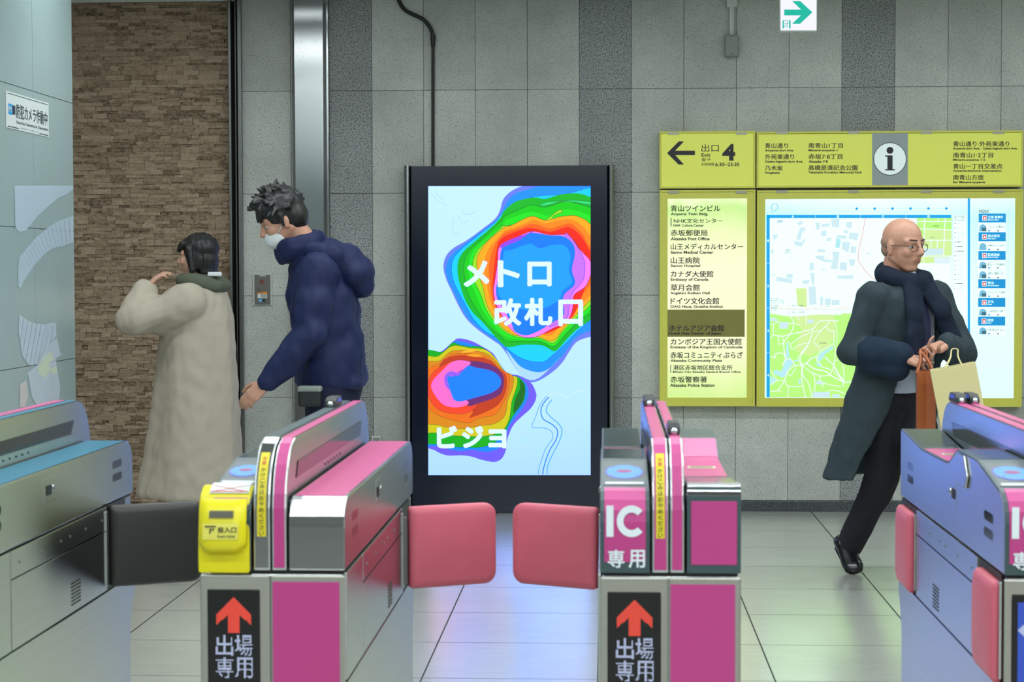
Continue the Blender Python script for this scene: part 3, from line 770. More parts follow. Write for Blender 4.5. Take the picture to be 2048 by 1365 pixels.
big = [
 ((108,128,236), [(1070,366),(1040,374),(1022,383),(1010,394),(1004,405),(1000,421),(990,438),(965,458),(935,480),(905,498),(891,515),(887,536),(893,560),(905,586),(916,610),(932,637),(956,660),(990,684),(1001,692),(1015,711),(1037,746),(1054,762),(1066,765),(1083,759),(1107,743),(1125,725),(1139,703),(1154,684),(1181,674),(1230,665),(1230,350),(1120,355)]),
 ((20,150,250), [(1100,366),(1060,378),(1030,388),(1014,404),(1004,424),(992,441),(962,464),(928,489),(902,511),(892,534),(895,558),(908,585),(919,609),(935,636),(958,658),(992,682),(1010,698),(1040,733),(1060,742),(1079,745),(1100,736),(1120,718),(1138,694),(1152,676),(1181,662),(1230,655),(1230,350),(1140,358)]),
 ((176,218,240), [(1012,700),(1037,730),(1057,741),(1079,745),(1096,739),(1110,726),(1122,712),(1092,745),(1070,760),(1050,757),(1035,743)]),
 ((0,214,236), [(1005,428),(990,445),(958,470),(926,496),(908,516),(903,540),(908,565),(920,590),(932,612),(948,640),(972,664),(1000,680),(1017,700),(1039,715),(1061,723),(1087,724),(1103,713),(1118,700),(1135,684),(1150,668),(1181,640),(1230,600),(1230,390),(1120,390),(1060,396)]),
 ((0,190,30), [(1003,432),(1004,428),(1011,419),(1030,404),(1050,398),(1071,395),(1090,398),(1122,389),(1157,387),(1181,394),(1230,410),(1230,600),(1181,640),(1153,660),(1133,680),(1118,697),(1107,703),(1085,692),(1048,690),(1017,695),(1004,688),(985,668),(965,645),(945,625),(930,600),(920,570),(915,545),(917,520),(930,500),(957,477),(988,450)]),
 ((40,225,120), [(1078,411),(1095,404),(1125,402),(1150,401),(1181,404),(1181,410),(1150,405),(1120,404),(1095,411)]),
 ((0,214,0), [(1005,440),(1007,434),(1030,423),(1048,415),(1065,410),(1090,415),(1122,405),(1140,404),(1159,409),(1181,415),(1230,430),(1230,580),(1181,627),(1160,640),(1130,672),(1108,694),(1080,684),(1050,683),(1015,683),(1000,672),(975,650),(955,622),(937,590),(930,560),(928,530),(937,504),(962,480),(992,452)]),
 ((20,232,20), [(1005,452),(1012,440),(1035,432),(1050,426),(1065,424),(1082,428),(1099,432),(1127,420),(1140,420),(1157,423),(1181,432),(1230,450),(1230,560),(1181,618),(1155,642),(1127,670),(1107,692),(1080,681),(1045,680),(1012,674),(985,648),(965,620),(952,590),(940,560),(938,530),(947,502),(972,478),(998,457)]),
 ((160,228,0), [(1002,456),(1003,452),(1020,451),(1035,447),(1055,440),(1088,441),(1112,424),(1121,420),(1125,424),(1110,440),(1230,470),(1230,545),(1181,610),(1153,636),(1125,665),(1107,687),(1078,677),(1045,676),(1016,668),(990,645),(972,618),(962,590),(948,560),(945,530),(954,503),(974,482)]),
 ((255,176,0), [(1003,460),(1008,455),(1025,450),(1046,439),(1058,434),(1069,433),(1092,441),(1118,434),(1135,432),(1152,432),(1173,441),(1181,448),(1230,470),(1230,545),(1181,600),(1150,632),(1125,660),(1105,682),(1070,672),(1035,672),(1010,660),(988,635),(974,610),(966,575),(956,545),(954,518),(966,494),(985,474)]),
 ((255,140,0), [(1004,467),(1010,461),(1030,455),(1050,447),(1069,440),(1090,447),(1118,441),(1145,440),(1168,455),(1181,471),(1230,500),(1230,530),(1181,590),(1150,622),(1120,652),(1100,672),(1070,664),(1035,664),(1012,650),(992,628),(980,600),(975,575),(970,545),(970,518),(980,494)]),
 ((255,100,0), [(1002,474),(1012,465),(1040,456),(1062,448),(1080,451),(1100,457),(1125,450),(1143,448),(1166,469),(1181,494),(1230,520),(1230,530),(1181,570),(1155,605),(1120,640),(1095,664),(1062,660),(1035,660),(1012,644),(996,622),(985,600),(981,572),(978,544),(980,518),(990,490)]),
 ((252,28,0), [(998,483),(1008,474),(1023,467),(1042,460),(1058,456),(1078,459),(1099,464),(1122,458),(1138,455),(1159,469),(1173,490),(1181,503),(1200,520),(1181,536),(1165,590),(1140,640),(1090,668),(1040,665),(1008,640),(992,615),(986,590),(986,560),(990,520),(994,498)]),
 ((255,128,226), [(998,496),(1016,485),(1032,477),(1046,469),(1067,463),(1099,470),(1132,470),(1148,482),(1157,496),(1168,508),(1180,522),(1182,545),(1171,573),(1148,591),(1145,619),(1134,642),(1104,658),(1072,674),(1044,674),(1021,658),(1007,637),(993,610),(987,584),(990,561),(995,527)]),
 ((206,116,252), [(1130,468),(1145,479),(1157,497),(1166,514),(1170,531),(1166,561),(1145,587),(1139,612),(1134,636),(1112,650),(1098,652),(1120,620),(1120,560),(1140,520)]),
 ((150,70,220), [(1000,492),(1020,480),(1048,470),(1066,464),(1040,485),(1010,497)]),
 ((0,128,228), [(1002,503),(1009,494),(1035,483),(1050,473),(1065,466),(1099,471),(1127,473),(1145,487),(1150,508),(1144,540),(1150,568),(1129,589),(1126,607),(1127,630),(1102,647),(1076,663),(1051,671),(1030,663),(1023,647),(1007,619),(994,596),(993,573),(1000,550),(1000,527)]),
 ((10,164,246), [(1008,505),(1020,501),(1040,494),(1062,488),(1080,497),(1105,490),(1130,492),(1141,512),(1138,540),(1144,565),(1126,582),(1118,600),(1090,616),(1050,620),(1015,606),(998,592),(997,572),(1004,548)]),
]
for i, (c, pts) in enumerate(big): lay(pts, c, i+1)
for k in (3, 5, 6, 8, 9, 13, 14):
    P = smooth_loop(big[k][1], 5); run = []
    for p in P+[P[0]]:
        if sx0 < p[0] < sx1 and sy0 < p[1] < sy1: run.append(p)
        else:
            if len(run) > 1: f.line(run, .7, SL, k+1.5)
            run = []
    if len(run) > 1: f.line(run, .7, SL, k+1.5)
small = [
 ((112,92,232), [(918,677),(908,682),(896,693),(883,703),(866,709),(845,712),(840,800),(850,885),(870,901),(894,911),(925,911),(945,914),(960,919),(978,923),(991,924),(1004,917),(1012,900),(1015,878),(1026,852),(1042,835),(1059,820),(1069,806),(1073,792),(1070,780),(1063,767),(1050,758),(1037,751),(1018,748),(1010,742),(999,727),(986,707),(964,693),(942,682)]),
 ((10,140,250), [(840,715),(884,704),(906,685),(922,683),(960,695),(985,710),(1001,732),(1012,746),(1036,754),(1050,765),(1056,776),(1057,792),(1048,812),(1032,834),(1017,857),(1011,880),(1000,896),(973,904),(945,900),(916,902),(872,892),(840,880)]),
 ((0,180,10), [(840,713),(885,704),(905,686),(920,690),(938,693),(962,694),(985,711),(1001,734),(1014,748),(1036,754),(1048,766),(1051,780),(1047,803),(1030,827),(1016,852),(1007,872),(973,893),(927,895),(878,890),(840,868)]),
 ((0,112,10), [(1040,760),(1050,774),(1046,802),(1028,826),(1030,800),(1040,778)]),
 ((214,206,0), [(840,724),(876,713),(905,692),(940,696),(972,700),(991,716),(1006,738),(1018,750),(1034,755),(1033,775),(1024,803),(1019,836),(1006,860),(973,872),(916,872),(872,866),(840,852)]),
 ((226,140,0), [(840,732),(879,722),(903,703),(942,701),(974,708),(993,724),(1008,742),(1026,752),(1026,774),(1016,801),(1010,831),(991,847),(960,852),(916,858),(876,850),(840,836)]),
 ((244,116,0), [(852,745),(881,727),(907,709),(945,708),(975,716),(996,735),(1018,750),(1017,777),(1008,803),(991,829),(960,836),(938,846),(905,840),(876,830),(852,806)]),
 ((200,60,16), [(880,730),(908,712),(949,712),(982,722),(1001,740),(1013,752),(1013,779),(1003,802),(985,818),(940,836),(945,822),(905,820),(872,800)]),
 ((252,70,34), [(853,776),(863,750),(879,735),(910,722),(940,730),(958,760),(960,800),(938,825),(901,827),(874,817),(859,797)]),
 ((108,40,120), [(913,722),(938,722),(962,724),(986,731),(1002,744),(1008,757),(1006,778),(995,793),(960,806),(935,811),(920,780),(900,750)]),
 ((255,112,212), [(900,727),(916,721),(938,723),(941,728),(928,738),(912,748),(905,760),(920,790),(938,806),(916,815),(890,811),(874,796),(863,776),(867,760),(882,744)]),
 ((150,96,246), [(889,757),(893,748),(901,743),(915,745),(924,742),(932,734),(940,731),(936,742),(920,752),(902,752),(895,760),(898,772),(903,783),(892,772)]),
 ((14,132,252), [(895,760),(898,753),(916,752),(927,741),(938,732),(955,736),(973,739),(991,746),(1002,759),(1000,773),(990,782),(977,788),(949,796),(922,803),(909,800),(904,790),(900,778)]),
]
for i, (c, pts) in enumerate(small): lay(pts, c, 25+i)
for k in (2, 4, 5, 6, 8):
    P = [p for p in smooth_loop(small[k][1], 5) if sx0 < p[0] < sx1]
    if len(P) > 2: f.line(P, .5, SL, 25.5+k)
# streaks of light inside the small hollow, coloured ripples
for pts, c in (([(921,706),(935,700),(955,699),(945,704)], (255,190,40)), ([(934,711),(950,708),(966,713),(950,714)], (255,170,20))): lay(pts, c, 34)
rip = [(200,224,240), (70,160,226), (30,130,220), (90,180,230)]
for j, pts in enumerate(([(1094,792),(1080,810),(1072,832),(1064,852),(1068,856),(1090,857),(1103,864),(1105,878),(1092,897),(1080,930),(1076,950)], [(1098,794),(1088,806),(1082,820),(1086,838),(1105,850),(1115,862),(1112,880),(1099,902),(1089,930),(1085,950)], [(1104,800),(1095,812),(1093,824),(1103,836),(1117,848),(1124,862),(1119,882),(1106,908),(1096,930),(1094,950)])):
    f.line(smooth_path(pts, 6), (1.2, 2.0, 2.0)[j], sc(rip[j+1]), 2)
f.line(smooth_path([(1090,798),(1110,786),(1135,794),(1160,782),(1180,786)], 6), 1.2, sc((214,240,246)), 2)
for pts in ([(862,384),(872,398),(886,408),(894,412)], [(868,380),(878,393),(890,402)], [(926,420),(930,428),(940,429),(952,424)], [(917,432),(922,444),(928,446),(940,440)], [(908,436),(905,460),(911,471),(920,466)]): f.line(smooth_path(pts, 5), 1.3, sc((178,222,240)), 2)
f.text('C', 1026, 864, 1066, 896, sc((190,228,242)), 0, 2)
f.build('screen_picture', t)
S_letter = glow('screen_letter_white', (226, 246, 246), 1.0, boost=LCD)
for word in ((('メ',927,521.5,979,574.5),('ト',995,521,1040,575),('ロ',1054.5,523.5,1103.5,573)),
             (('改',987.5,597,1043,652.5),('札',1048,596,1105,652.5),('口',1116.5,599.5,1166,653)),
             (('ビ',873.5,852,914.5,897.5),('ジ',924,852.5,967,897),('ョ',976.5,859,1013,897.5))):
    f = Flat(YD-.0175, .0)
    for s, x0, y0, x1, y1 in word:
        r = 2.3
        for k in range(8):
            q = math.pi*k/4; dx, dy = r*math.cos(q), r*math.sin(q)
            f.text(s, x0+r+dx, y0+r+dy, x1-r+dx, y1-r+dy, S_letter, 0)
    f.build('screen_lettering', t)
# cable conduit that feeds the display
t = thing('cable_conduit', (xat(865.5, YW-.02, 320), YW-.012, zt), 'black cable conduit bending down the wall to the top of the display', 'conduit')
yc = YW-.014
P = smooth_path([at(795, -14, yc), at(799, 4, yc), at(810, 20, yc), at(826, 29, yc), at(845, 38, yc), at(857, 50, yc), at(863.5, 62, yc), at(866, 74, yc)], 6)
MB().tube(P, .0115, 12).build('flexible_hose', M_black, t, smooth=60)
MB().tube([at(866.2, 90, yc), at(866, 333, yc)], .0095, 12).build('pipe', M_black, t, smooth=60)
mb = MB()
for y0, y1, r in ((69, 76, .0150), (76, 79, .0165), (79, 86, .0140), (86, 92, .0130)): mb.tube([at(866.2, y0, yc), at(866.2, y1, yc)], r, 14)
mb.build('connector', M_black, t, smooth=30)
# junction box with surface conduit
M_greybox = plain('grey_painted_metal', (132, 140, 134), .45)
M_greybox2 = plain('pale_grey_plastic', (190, 196, 190), .45)
t = thing('junction_box', (xat(1463, YW, 90), YW-.03, zat(112, YW, 1463)), 'grey electrical junction box with a pale conduit going up the wall', 'electrical box')
a, b = at(1450, 112.5, YW-.05), at(1477, 69.5, YW-.05)
MB().box(a.x, b.x, YW-.05, YW-.001, a.z, b.z).build('box', M_greybox, t, bevel=.004)
a, b = at(1452, 110, YW-.053), at(1475, 71.5, YW-.053)
lid = MB().box(a.x, b.x, YW-.054, YW-.05, a.z, b.z).build('lid', M_greybox, t, bevel=.001)
for y in (72.8, 107.8):
    p = at(1463.3, y, YW-.054); MB().disc(p, (1, 0, 0), (0, 0, 1), .0035, 10, 0, (0, -.0015, 0)).build('screw', M_black, lid)
a, b = at(1459, 70, YW-.025), at(1468, 12, YW-.025); MB().box(a.x, b.x, YW-.025, YW-.001, a.z, b.z).build('trunking', M_greybox2, t, bevel=.002)
a, b = at(1453.5, 14, YW-.04), at(1474.5, -12, YW-.04); MB().box(a.x, b.x, YW-.04, YW-.001, a.z, b.z).build('trunking_cover', M_greybox2, t, bevel=.003)
# key switch plate left of the navy-jacket man
M_plate = plain('grey_steel_plate', (116, 114, 108), .4, metal=.5)
M_red = plain('red_mark', (120, 60, 56), .5)
M_orange = plain('orange_print', (222, 140, 30), .5); M_whitep = plain('white_print', (206, 212, 210), .5); M_bluep = plain('light_blue_print', (30, 150, 214), .5)
t = thing('key_switch_plate', (xat(525, YW, 580), YW-.01, zat(611, YW, 525)), 'small steel key switch plate with stickers on the wall by the shutter guide', 'switch')
K = lambda x, y: (490+x*.0732, 530+y*.0733)
a, b = at(*K(222, 1105), YW-.012), at(*K(722, 225), YW-.012)
MB().box(a.x, b.x, YW-.012, YW-.001, a.z, b.z).build('surround', M_greybox2, t, bevel=.001)
a, b = at(*K(262, 1085), YW-.015), at(*K(690, 268), YW-.015)
MB().box(a.x, b.x, YW-.015, YW-.012, a.z, b.z).build('cover', M_plate, t, bevel=.001)
p = at(*K(385, 672), YW-.015); MB().disc(p, (1, 0, 0), (0, 0, 1), .0105, 20, 0, (0, -.008, 0)).build('key_lock', M_steelz, t)
f = Flat(YW-.0156, .0002); f.circ(*K(455, 460), 4.4, M_red); f.build('red_mark', t)
f = Flat(YW-.0156, .0002); f.rect(*K(390, 285), *K(565, 312), M_whitep); f.build('name_strip', t)
f = Flat(YW-.0156, .0002); f.rect(*K(345, 735), *K(605, 790), M_orange, 1); f.rect(*K(345, 790), *K(605, 915), M_whitep, 1)
f.text('注意', *K(360, 745), *K(480, 782), M_ink, .01, 2)
for y in (805, 830, 855, 880): f.rect(*K(430, y), *K(590, y+10), M_ink, 2)
f.build('warning_sticker', t)
f = Flat(YW-.0156, .0002)
f.rect(*K(372, 930), *K(472, 1022), M_bluep, 1); f.rect(*K(476, 930), *K(550, 1010), M_ink, 1); f.text('M', *K(392, 960), *K(450, 1000), M_whitep, .03, 2)
f.build('logo_sticker', t)
# floor outlet box behind the pink-topped gate
t = thing('wall_outlet_box', (xat(753, YW, 880), YW-.02, zat(889, YW, 753)), 'small grey outlet box low on the wall, left of the display', 'electrical box')
a, b = at(743, 889, YW-.04), at(762, 873, YW-.04)
MB().box(a.x, b.x, YW-.04, YW-.001, a.z, b.z).build('box', M_greybox2, t, bevel=.004)
a, b = at(746, 887, YW-.043), at(760, 876, YW-.043); MB().box(a.x, b.x, YW-.043, YW-.04, a.z, b.z).build('cover', M_greybox, t, bevel=.001)

# hanging emergency exit sign
YE = 10.0
t = thing('emergency_exit_sign', (xat(1597, YE, 30), YE+.02, zat(62, YE, 1597)), 'square white lit exit sign with green arrow, hanging from the ceiling', 'sign')
a, b = at(1561, 63.5, YE), at(1633.5, -9, YE)
MB().box(a.x-.002, b.x+.002, YE, YE+.045, a.z, b.z).build('housing', M_greybox2, t, bevel=.003)
E_exit = glow('lit_exit_white', (240, 240, 255), 1.05); E_teal = glow('lit_teal', (0, 184, 160), 1.0)
L_ = lambda x, y: (1400+x*.1465, 0+y*.1465)
f = Flat(YE-.0006, .0005); f.rect(*L_(1100, -55), *L_(1590, 414), E_exit)
f.build('lit_face', t)
f = Flat(YE-.0014, .0004)
f.poly([L_(*p) for p in ((1258,14),(1368,14),(1535,168),(1365,326),(1255,326),(1378,210),(1150,210),(1150,130),(1378,130))], E_teal)
f.rect(*L_(1127, 279), *L_(1146, 388), E_teal); f.rect(*L_(1216, 279), *L_(1237, 388), E_teal); f.rect(*L_(1146, 279), *L_(1216, 285), E_teal)
f.circ(*L_(1191, 298), .9, E_teal, n=10)
for q in (((1168,318),(1195,312)), ((1195,312),(1184,338)), ((1195,312),(1214,322)), ((1168,318),(1160,332)), ((1184,338),(1200,360)), ((1200,360),(1192,384)), ((1184,338),(1170,358)), ((1170,358),(1146,362))):
    f.line([L_(*q[0]), L_(*q[1])], 1.2, E_teal)
f.poly([L_(*p) for p in ((1127,388),(1146,370),(1146,388))], E_teal)
f.build('arrow_and_running_figure', t)
MB().tube([(xat(1597, YE), YE+.022, b.z-.003), (xat(1597, YE), YE+.022, CEIL-.002)], .012, 10).build('hanging_rod', M_greybox2, t, smooth=60)

# security camera notice on the left wall
M_notice = plain('white_notice_face', (214, 222, 220), .35, var=.01)
M_noticeblue = plain('dark_navy_print', (40, 54, 66), .5)
def lw(px, py):                                  # point of the left wall seen at a photograph pixel
    q = CAM2W @ Vector(((px-1024)/FPX, -(py-682.5)/FPX, -1)); s = (XL+.003)/q.x
    return Vector((XL+.003, q.y*s, EYE+q.z*s))
p0, p1 = lw(12.5, 225), lw(97.5, 225)
zt_, zb_ = lw(55, 192).z, lw(55, 263).z
zt_ = (lw(13, 183).z+lw(97, 205).z)/2; zb_ = (lw(14, 257).z+lw(97, 273).z)/2
t = thing('security_camera_notice', (XL+.002, (p0.y+p1.y)/2, zb_), 'white notice with black Japanese lettering on the left tiled wall', 'sign')
MB().box(XL+.0008, XL+.003, p0.y, p1.y, zb_, zt_).build('plate', M_notice, t, bevel=.0008)
mb = MB(); Wn, Hn = p1.y-p0.y, zt_-zb_
def nrect(u0, v0, u1, v1, mi): mb.add([(XL+.0036, p0.y+u*Wn, zt_-v*Hn) for u, v in ((u0, v1), (u1, v1), (u1, v0), (u0, v0))], [(0, 1, 2, 3)], mi)
def ntext(s, u0, v0, u1, v1, mi, bo=0.): put_text(mb, s, (XL+.004, p0.y+u0*Wn, zt_-v1*Hn), (0, 1, 0), (0, 0, 1), (u1-u0)*Wn, (v1-v0)*Hn, mi, bo)
nrect(.03, .045, .97, .065, 0); nrect(.03, .94, .28, .965, 0); nrect(.76, .94, .97, .965, 0)
nrect(.045, .33, .135, .62, 1); nrect(.135, .35, .2, .60, 0)
ntext('M', .055, .40, .11, .55, 2, .03)
ntext('防犯カメラ作動中', .22, .28, .96, .68, 0, .015); ntext('Security Cameras in Operation', .22, .74, .97, .85, 0, .012); ntext('この駅では防犯カメラを設置しています', .30, .91, .74, .945, 0)
mb.build('lettering', [M_noticeblue, M_bluep, M_notice], t, recalc=False)
# reflection of an umbrella screen, painted as pale translucent shapes on the tiles
M_refl = plain('pale_blue_reflection', (218, 236, 255), .2, var=.0); M_refl2 = plain('pale_green_reflection', (232, 244, 206), .25); M_refl3 = plain('pale_peach_reflection', (240, 226, 222), .25); M_refllilac = plain('pale_lilac_reflection', (226, 236, 255), .2)
for m_ in (M_refl, M_refl2, M_refl3, M_refllilac): m_.node_tree.nodes['Principled BSDF'].inputs['Alpha'].default_value = .55
t = thing('painted_wall_reflection', lw(90, 812), 'painted faint blue reflection of a paper umbrella picture on the left tiled wall', 'painted reflection')
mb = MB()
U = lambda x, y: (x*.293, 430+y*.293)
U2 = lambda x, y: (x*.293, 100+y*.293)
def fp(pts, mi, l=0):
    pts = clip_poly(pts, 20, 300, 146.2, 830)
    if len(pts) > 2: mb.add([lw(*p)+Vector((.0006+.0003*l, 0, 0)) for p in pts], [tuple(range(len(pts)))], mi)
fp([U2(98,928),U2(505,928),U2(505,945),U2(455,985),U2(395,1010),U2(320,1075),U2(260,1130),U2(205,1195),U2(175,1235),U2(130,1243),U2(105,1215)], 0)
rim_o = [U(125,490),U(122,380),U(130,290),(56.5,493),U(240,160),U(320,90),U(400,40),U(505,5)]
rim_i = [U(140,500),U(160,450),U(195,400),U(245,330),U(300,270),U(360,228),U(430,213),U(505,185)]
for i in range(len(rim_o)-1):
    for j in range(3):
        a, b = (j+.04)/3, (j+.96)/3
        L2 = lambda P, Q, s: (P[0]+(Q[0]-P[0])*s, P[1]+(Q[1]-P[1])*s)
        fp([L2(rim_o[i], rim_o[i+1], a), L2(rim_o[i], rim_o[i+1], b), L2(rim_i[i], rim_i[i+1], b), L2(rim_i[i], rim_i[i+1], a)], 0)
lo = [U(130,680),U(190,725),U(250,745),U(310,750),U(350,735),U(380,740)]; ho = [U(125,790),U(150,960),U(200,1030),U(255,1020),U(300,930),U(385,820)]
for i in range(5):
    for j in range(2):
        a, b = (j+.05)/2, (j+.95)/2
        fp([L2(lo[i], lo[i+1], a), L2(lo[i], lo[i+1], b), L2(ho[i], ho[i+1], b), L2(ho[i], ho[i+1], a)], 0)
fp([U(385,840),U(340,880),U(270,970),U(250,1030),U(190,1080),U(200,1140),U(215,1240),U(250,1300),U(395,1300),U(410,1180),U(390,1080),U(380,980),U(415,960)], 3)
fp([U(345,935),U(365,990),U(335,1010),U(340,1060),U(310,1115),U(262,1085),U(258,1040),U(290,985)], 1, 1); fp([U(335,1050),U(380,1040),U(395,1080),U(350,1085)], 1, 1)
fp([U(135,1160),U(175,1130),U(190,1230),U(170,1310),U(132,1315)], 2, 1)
mb.build('reflection_shapes', [M_refl, M_refl2, M_refl3, M_refllilac], t, recalc=False)
# ================================================================== ticket gates
GY0 = FPX/950.0                                 # front faces of the gates
GL = 1.385
GY1 = GY0+GL
ZS, ZD, ZH = .772, .927, 1.046                  # shoulder, deck, hump heights
M_pink = plain('pink_panel', (188, 62, 132), .38, var=.03, scale=8)
M_pinklit = plain('pink_lit_top', (206, 84, 142), .30, var=.02, scale=8)  # tops of the pink plastic, the light on them put into the colour
M_tealdeck = plain('teal_blue_deck', (44, 120, 150), .30, var=.03, scale=8)
M_teal = plain('dark_teal_frame', (62, 80, 84), .36, var=.03)
M_darkbody = plain('dark_gate_body', (46, 48, 48), .55)
M_gate = brushed('gate_side_steel', (206, 208, 209), .26, 'Y')
M_gatefront = brushed('gate_front_steel', (186, 184, 176), .36, 'X', aniso=.4)
M_window = plain('black_sensor_window', (14, 15, 17), .12, spec=.6)
M_lcd = plain('dark_display_glass', (58, 72, 74), .15, spec=.6)
M_reader = plain('dark_reader_plate', (62, 74, 82), .3)
M_yellow = plain('yellow_plastic', (226, 212, 12), .34, var=.02)
M_lcdgrey = plain('grey_lcd', (78, 78, 60), .3)
M_padred = plain('red_pink_vinyl', (206, 96, 114), .42, var=.06, scale=14, bump=.15)
M_padblack = plain('black_vinyl', (52, 50, 48), .38, var=.06, scale=14, bump=.15)
M_hinge = plain('grey_hinge_metal', (120, 124, 122), .4, metal=.7)
M_stick = plain('yellow_sticker', (222, 204, 40), .4, var=.01)
M_redink = plain('red_print', (204, 60, 50), .5, var=0)
M_chrome = plain('chrome', (200, 204, 206), .1, metal=1., var=0)
E_led_r = glow('led_red', (255, 84, 66), 1.5)
E_led_w = glow('led_white', (206, 220, 255), 1.4)
E_led_b = glow('led_blue', (70, 110, 250), 1.1)
E_ring = glow('reader_light_blue', (110, 190, 250), .9); E_rim = glow('reader_violet', (128, 120, 246), .9); E_mark = glow('reader_pink', (206, 90, 170), .8)
E_knob = glow('indicator_blue', (60, 90, 220), .6)
M_lab = plain('white_label', (214, 220, 222), .4, var=.01)
M_iclet = plain('white_gate_lettering', (226, 234, 240), .4, var=.01)

ICP = [(0, ZS), (0, .880), (.004, .902), (.016, .921), (.040, .936), (.060, .941), (.275, .977), (.30, .980), (.535, .980), (.556, .974), (.640, .941), (.70, .936), (1.05, .933), (1.375, .957), (1.383, .952), (GL, .94), (GL, ZS)]
DKP = [(0, ZS), (0, .865), (.004, .888), (.014, .906), (.030, .918), (.050, .925), (.075, ZD), (GL-.075, ZD), (GL-.045, .924), (GL-.018, .908), (GL-.004, .885), (GL, .85), (GL, ZS)]
HPP = [(0, ZS), (0, .905), (.005, .935), (.016, .965), (.034, .994), (.058, 1.018), (.088, 1.035), (.125, ZH), (GL-.125, ZH), (GL-.088, 1.038), (GL-.055, 1.018), (GL-.028, .985), (GL-.010, .945), (GL-.002, .90), (GL, .86), (GL, ZS)]
def flip(P): return [(GL-t, z) for t, z in P[::-1]]
def prof(P): return [(GY0+t, z) for t, z in P][::-1]
def polyline(P, t0, z0, t1, z1):
    """slice of an open profile between two of its own points (given by nearest (t, z))"""
    i = min(range(len(P)), key=lambda k: (P[k][0]-t0)**2+(P[k][1]-z0)**2); j = min(range(len(P)), key=lambda k: (P[k][0]-t1)**2+(P[k][1]-z1)**2)
    return P[i:j+1] if i < j else P[j:i+1]
def cutline(P, t0, t1):
    """top part of a profile between two t values (not counting the end faces)"""
    Q = [p for p in P if p[1] > ZS+.001]
    def zt(t):
        for a, b in zip(Q[:-1], Q[1:]):
            if a[0] <= t <= b[0] and b[0] > a[0]: return a[1]+(b[1]-a[1])*(t-a[0])/(b[0]-a[0])
        return Q[-1][1]
    return [(t0, zt(t0))]+[p for p in Q if t0 < p[0] < t1]+[(t1, zt(t1))]
def ribbon(mb, P, x0, x1, lift, th, mi=0):
    """flat strip that follows an open (t, z) line, lifted off it"""
    n = len(P); nor = []
    for i in range(n):
        a, b = P[max(i-1, 0)], P[min(i+1, n-1)]
        d = math.hypot(b[0]-a[0], b[1]-a[1]); nor.append((-(b[1]-a[1])/d, (b[0]-a[0])/d))
    lo = [(p[0]+k[0]*lift, p[1]+k[1]*lift) for p, k in zip(P, nor)]; hi = [(p[0]+k[0]*(lift+th), p[1]+k[1]*(lift+th)) for p, k in zip(P, nor)]
    rings = []
    for a, b in zip(lo, hi): rings.append([(x0, GY0+a[0], a[1]), (x1, GY0+a[0], a[1]), (x1, GY0+b[0], b[1]), (x0, GY0+b[0], b[1])])
    mb.loft([[Vector(p) for p in r] for r in rings], mi)
def frame_on(P, t):
    """origin, along and normal of a profile line at t (upper surface)"""
    Q = [p for p in P if p[1] > ZS+.001]
    for a, b in zip(Q[:-1], Q[1:]):
        if a[0] <= t <= b[0] and b[0] > a[0]:
            s = (t-a[0])/(b[0]-a[0]); d = Vector((0, b[0]-a[0], b[1]-a[1])).normalized()
            return Vector((0, GY0+t, a[1]+(b[1]-a[1])*s)), d, Vector((0, -d.z, d.y))
def by_length(P, s):
    for a, b in zip(P[:-1], P[1:]):
        L = math.hypot(b[0]-a[0], b[1]-a[1])
        if s <= L or (b is P[-1]):
            q = s/L; d = Vector((0, b[0]-a[0], b[1]-a[1])).normalized()
            return Vector((0, GY0+a[0]+(b[0]-a[0])*q, a[1]+(b[1]-a[1])*q)), d, Vector((0, -d.z, d.y))
        s -= L

def pad(name, parent, hinge, tip, z0, z1, th, m, skin=.008):
    """upholstered flap between a hinge point and a tip point (x, y)"""
    h, p = Vector((*hinge, 0)), Vector((*tip, 0)); u = (p-h).normalized(); L = (p-h).length; n = Vector((-u.y, u.x, 0))
    H = z1-z0; r, q = .034, .012; out = []
    for cx, cz, rr, a0 in ((L-r, r, r, -90), (L-r, H-r, r, 0), (q, H-q, q, 90), (q, q, q, 180)):
        for k in range(6):
            a = math.radians(a0+90*k/5); out.append((cx+rr*math.cos(a), cz+rr*math.sin(a)))
    mb = MB(); rings = []
    c = (L/2, H/2)
    for off, sh in ((-th/2, .020), (-th/2+.004, .006), (-th/2+.010, 0), (th/2-.010, 0), (th/2-.004, .006), (th/2, .020)):
        rings.append([h+u*(a+(c[0]-a)/c[0]*sh)+Vector((0, 0, z0+b+(c[1]-b)/c[1]*sh))+n*off for a, b in out])
    mb.loft(rings)
    return mb.build(name, m, parent, smooth=50)

def led_grid(mb, s, O, u, w, W_, H_, nx, ny, mi, bold=0., dot=.42):
    """characters drawn as lamp dots"""
    vs, fs = glyph_mesh(s, bold)
    x0 = min(p[0] for p in vs); x1 = max(p[0] for p in vs); y0 = min(p[1] for p in vs); y1 = max(p[1] for p in vs)
    tri = []
    for f in fs:
        for k in range(1, len(f)-1): tri.append((vs[f[0]], vs[f[k]], vs[f[k+1]]))
    def inside(px, py):
        for a, b, c in tri:
            d1 = (px-b[0])*(a[1]-b[1])-(a[0]-b[0])*(py-b[1]); d2 = (px-c[0])*(b[1]-c[1])-(b[0]-c[0])*(py-c[1]); d3 = (px-a[0])*(c[1]-a[1])-(c[0]-a[0])*(py-a[1])
            if not ((d1 < 0 or d2 < 0 or d3 < 0) and (d1 > 0 or d2 > 0 or d3 > 0)): return True
        return False
    for i in range(nx):
        for j in range(ny):
            X, Y = (i+.5)/nx, (j+.5)/ny; e = .22
            hit = sum(inside(x0+(x1-x0)*(X+a/nx), y0+(y1-y0)*(Y+b/ny)) for a in (-e, 0, e) for b in (-e, 0, e))
            if hit >= 4: mb.disc(O+u*(X*W_)+w*(Y*H_), u, w, W_/nx*dot, 6, mi)
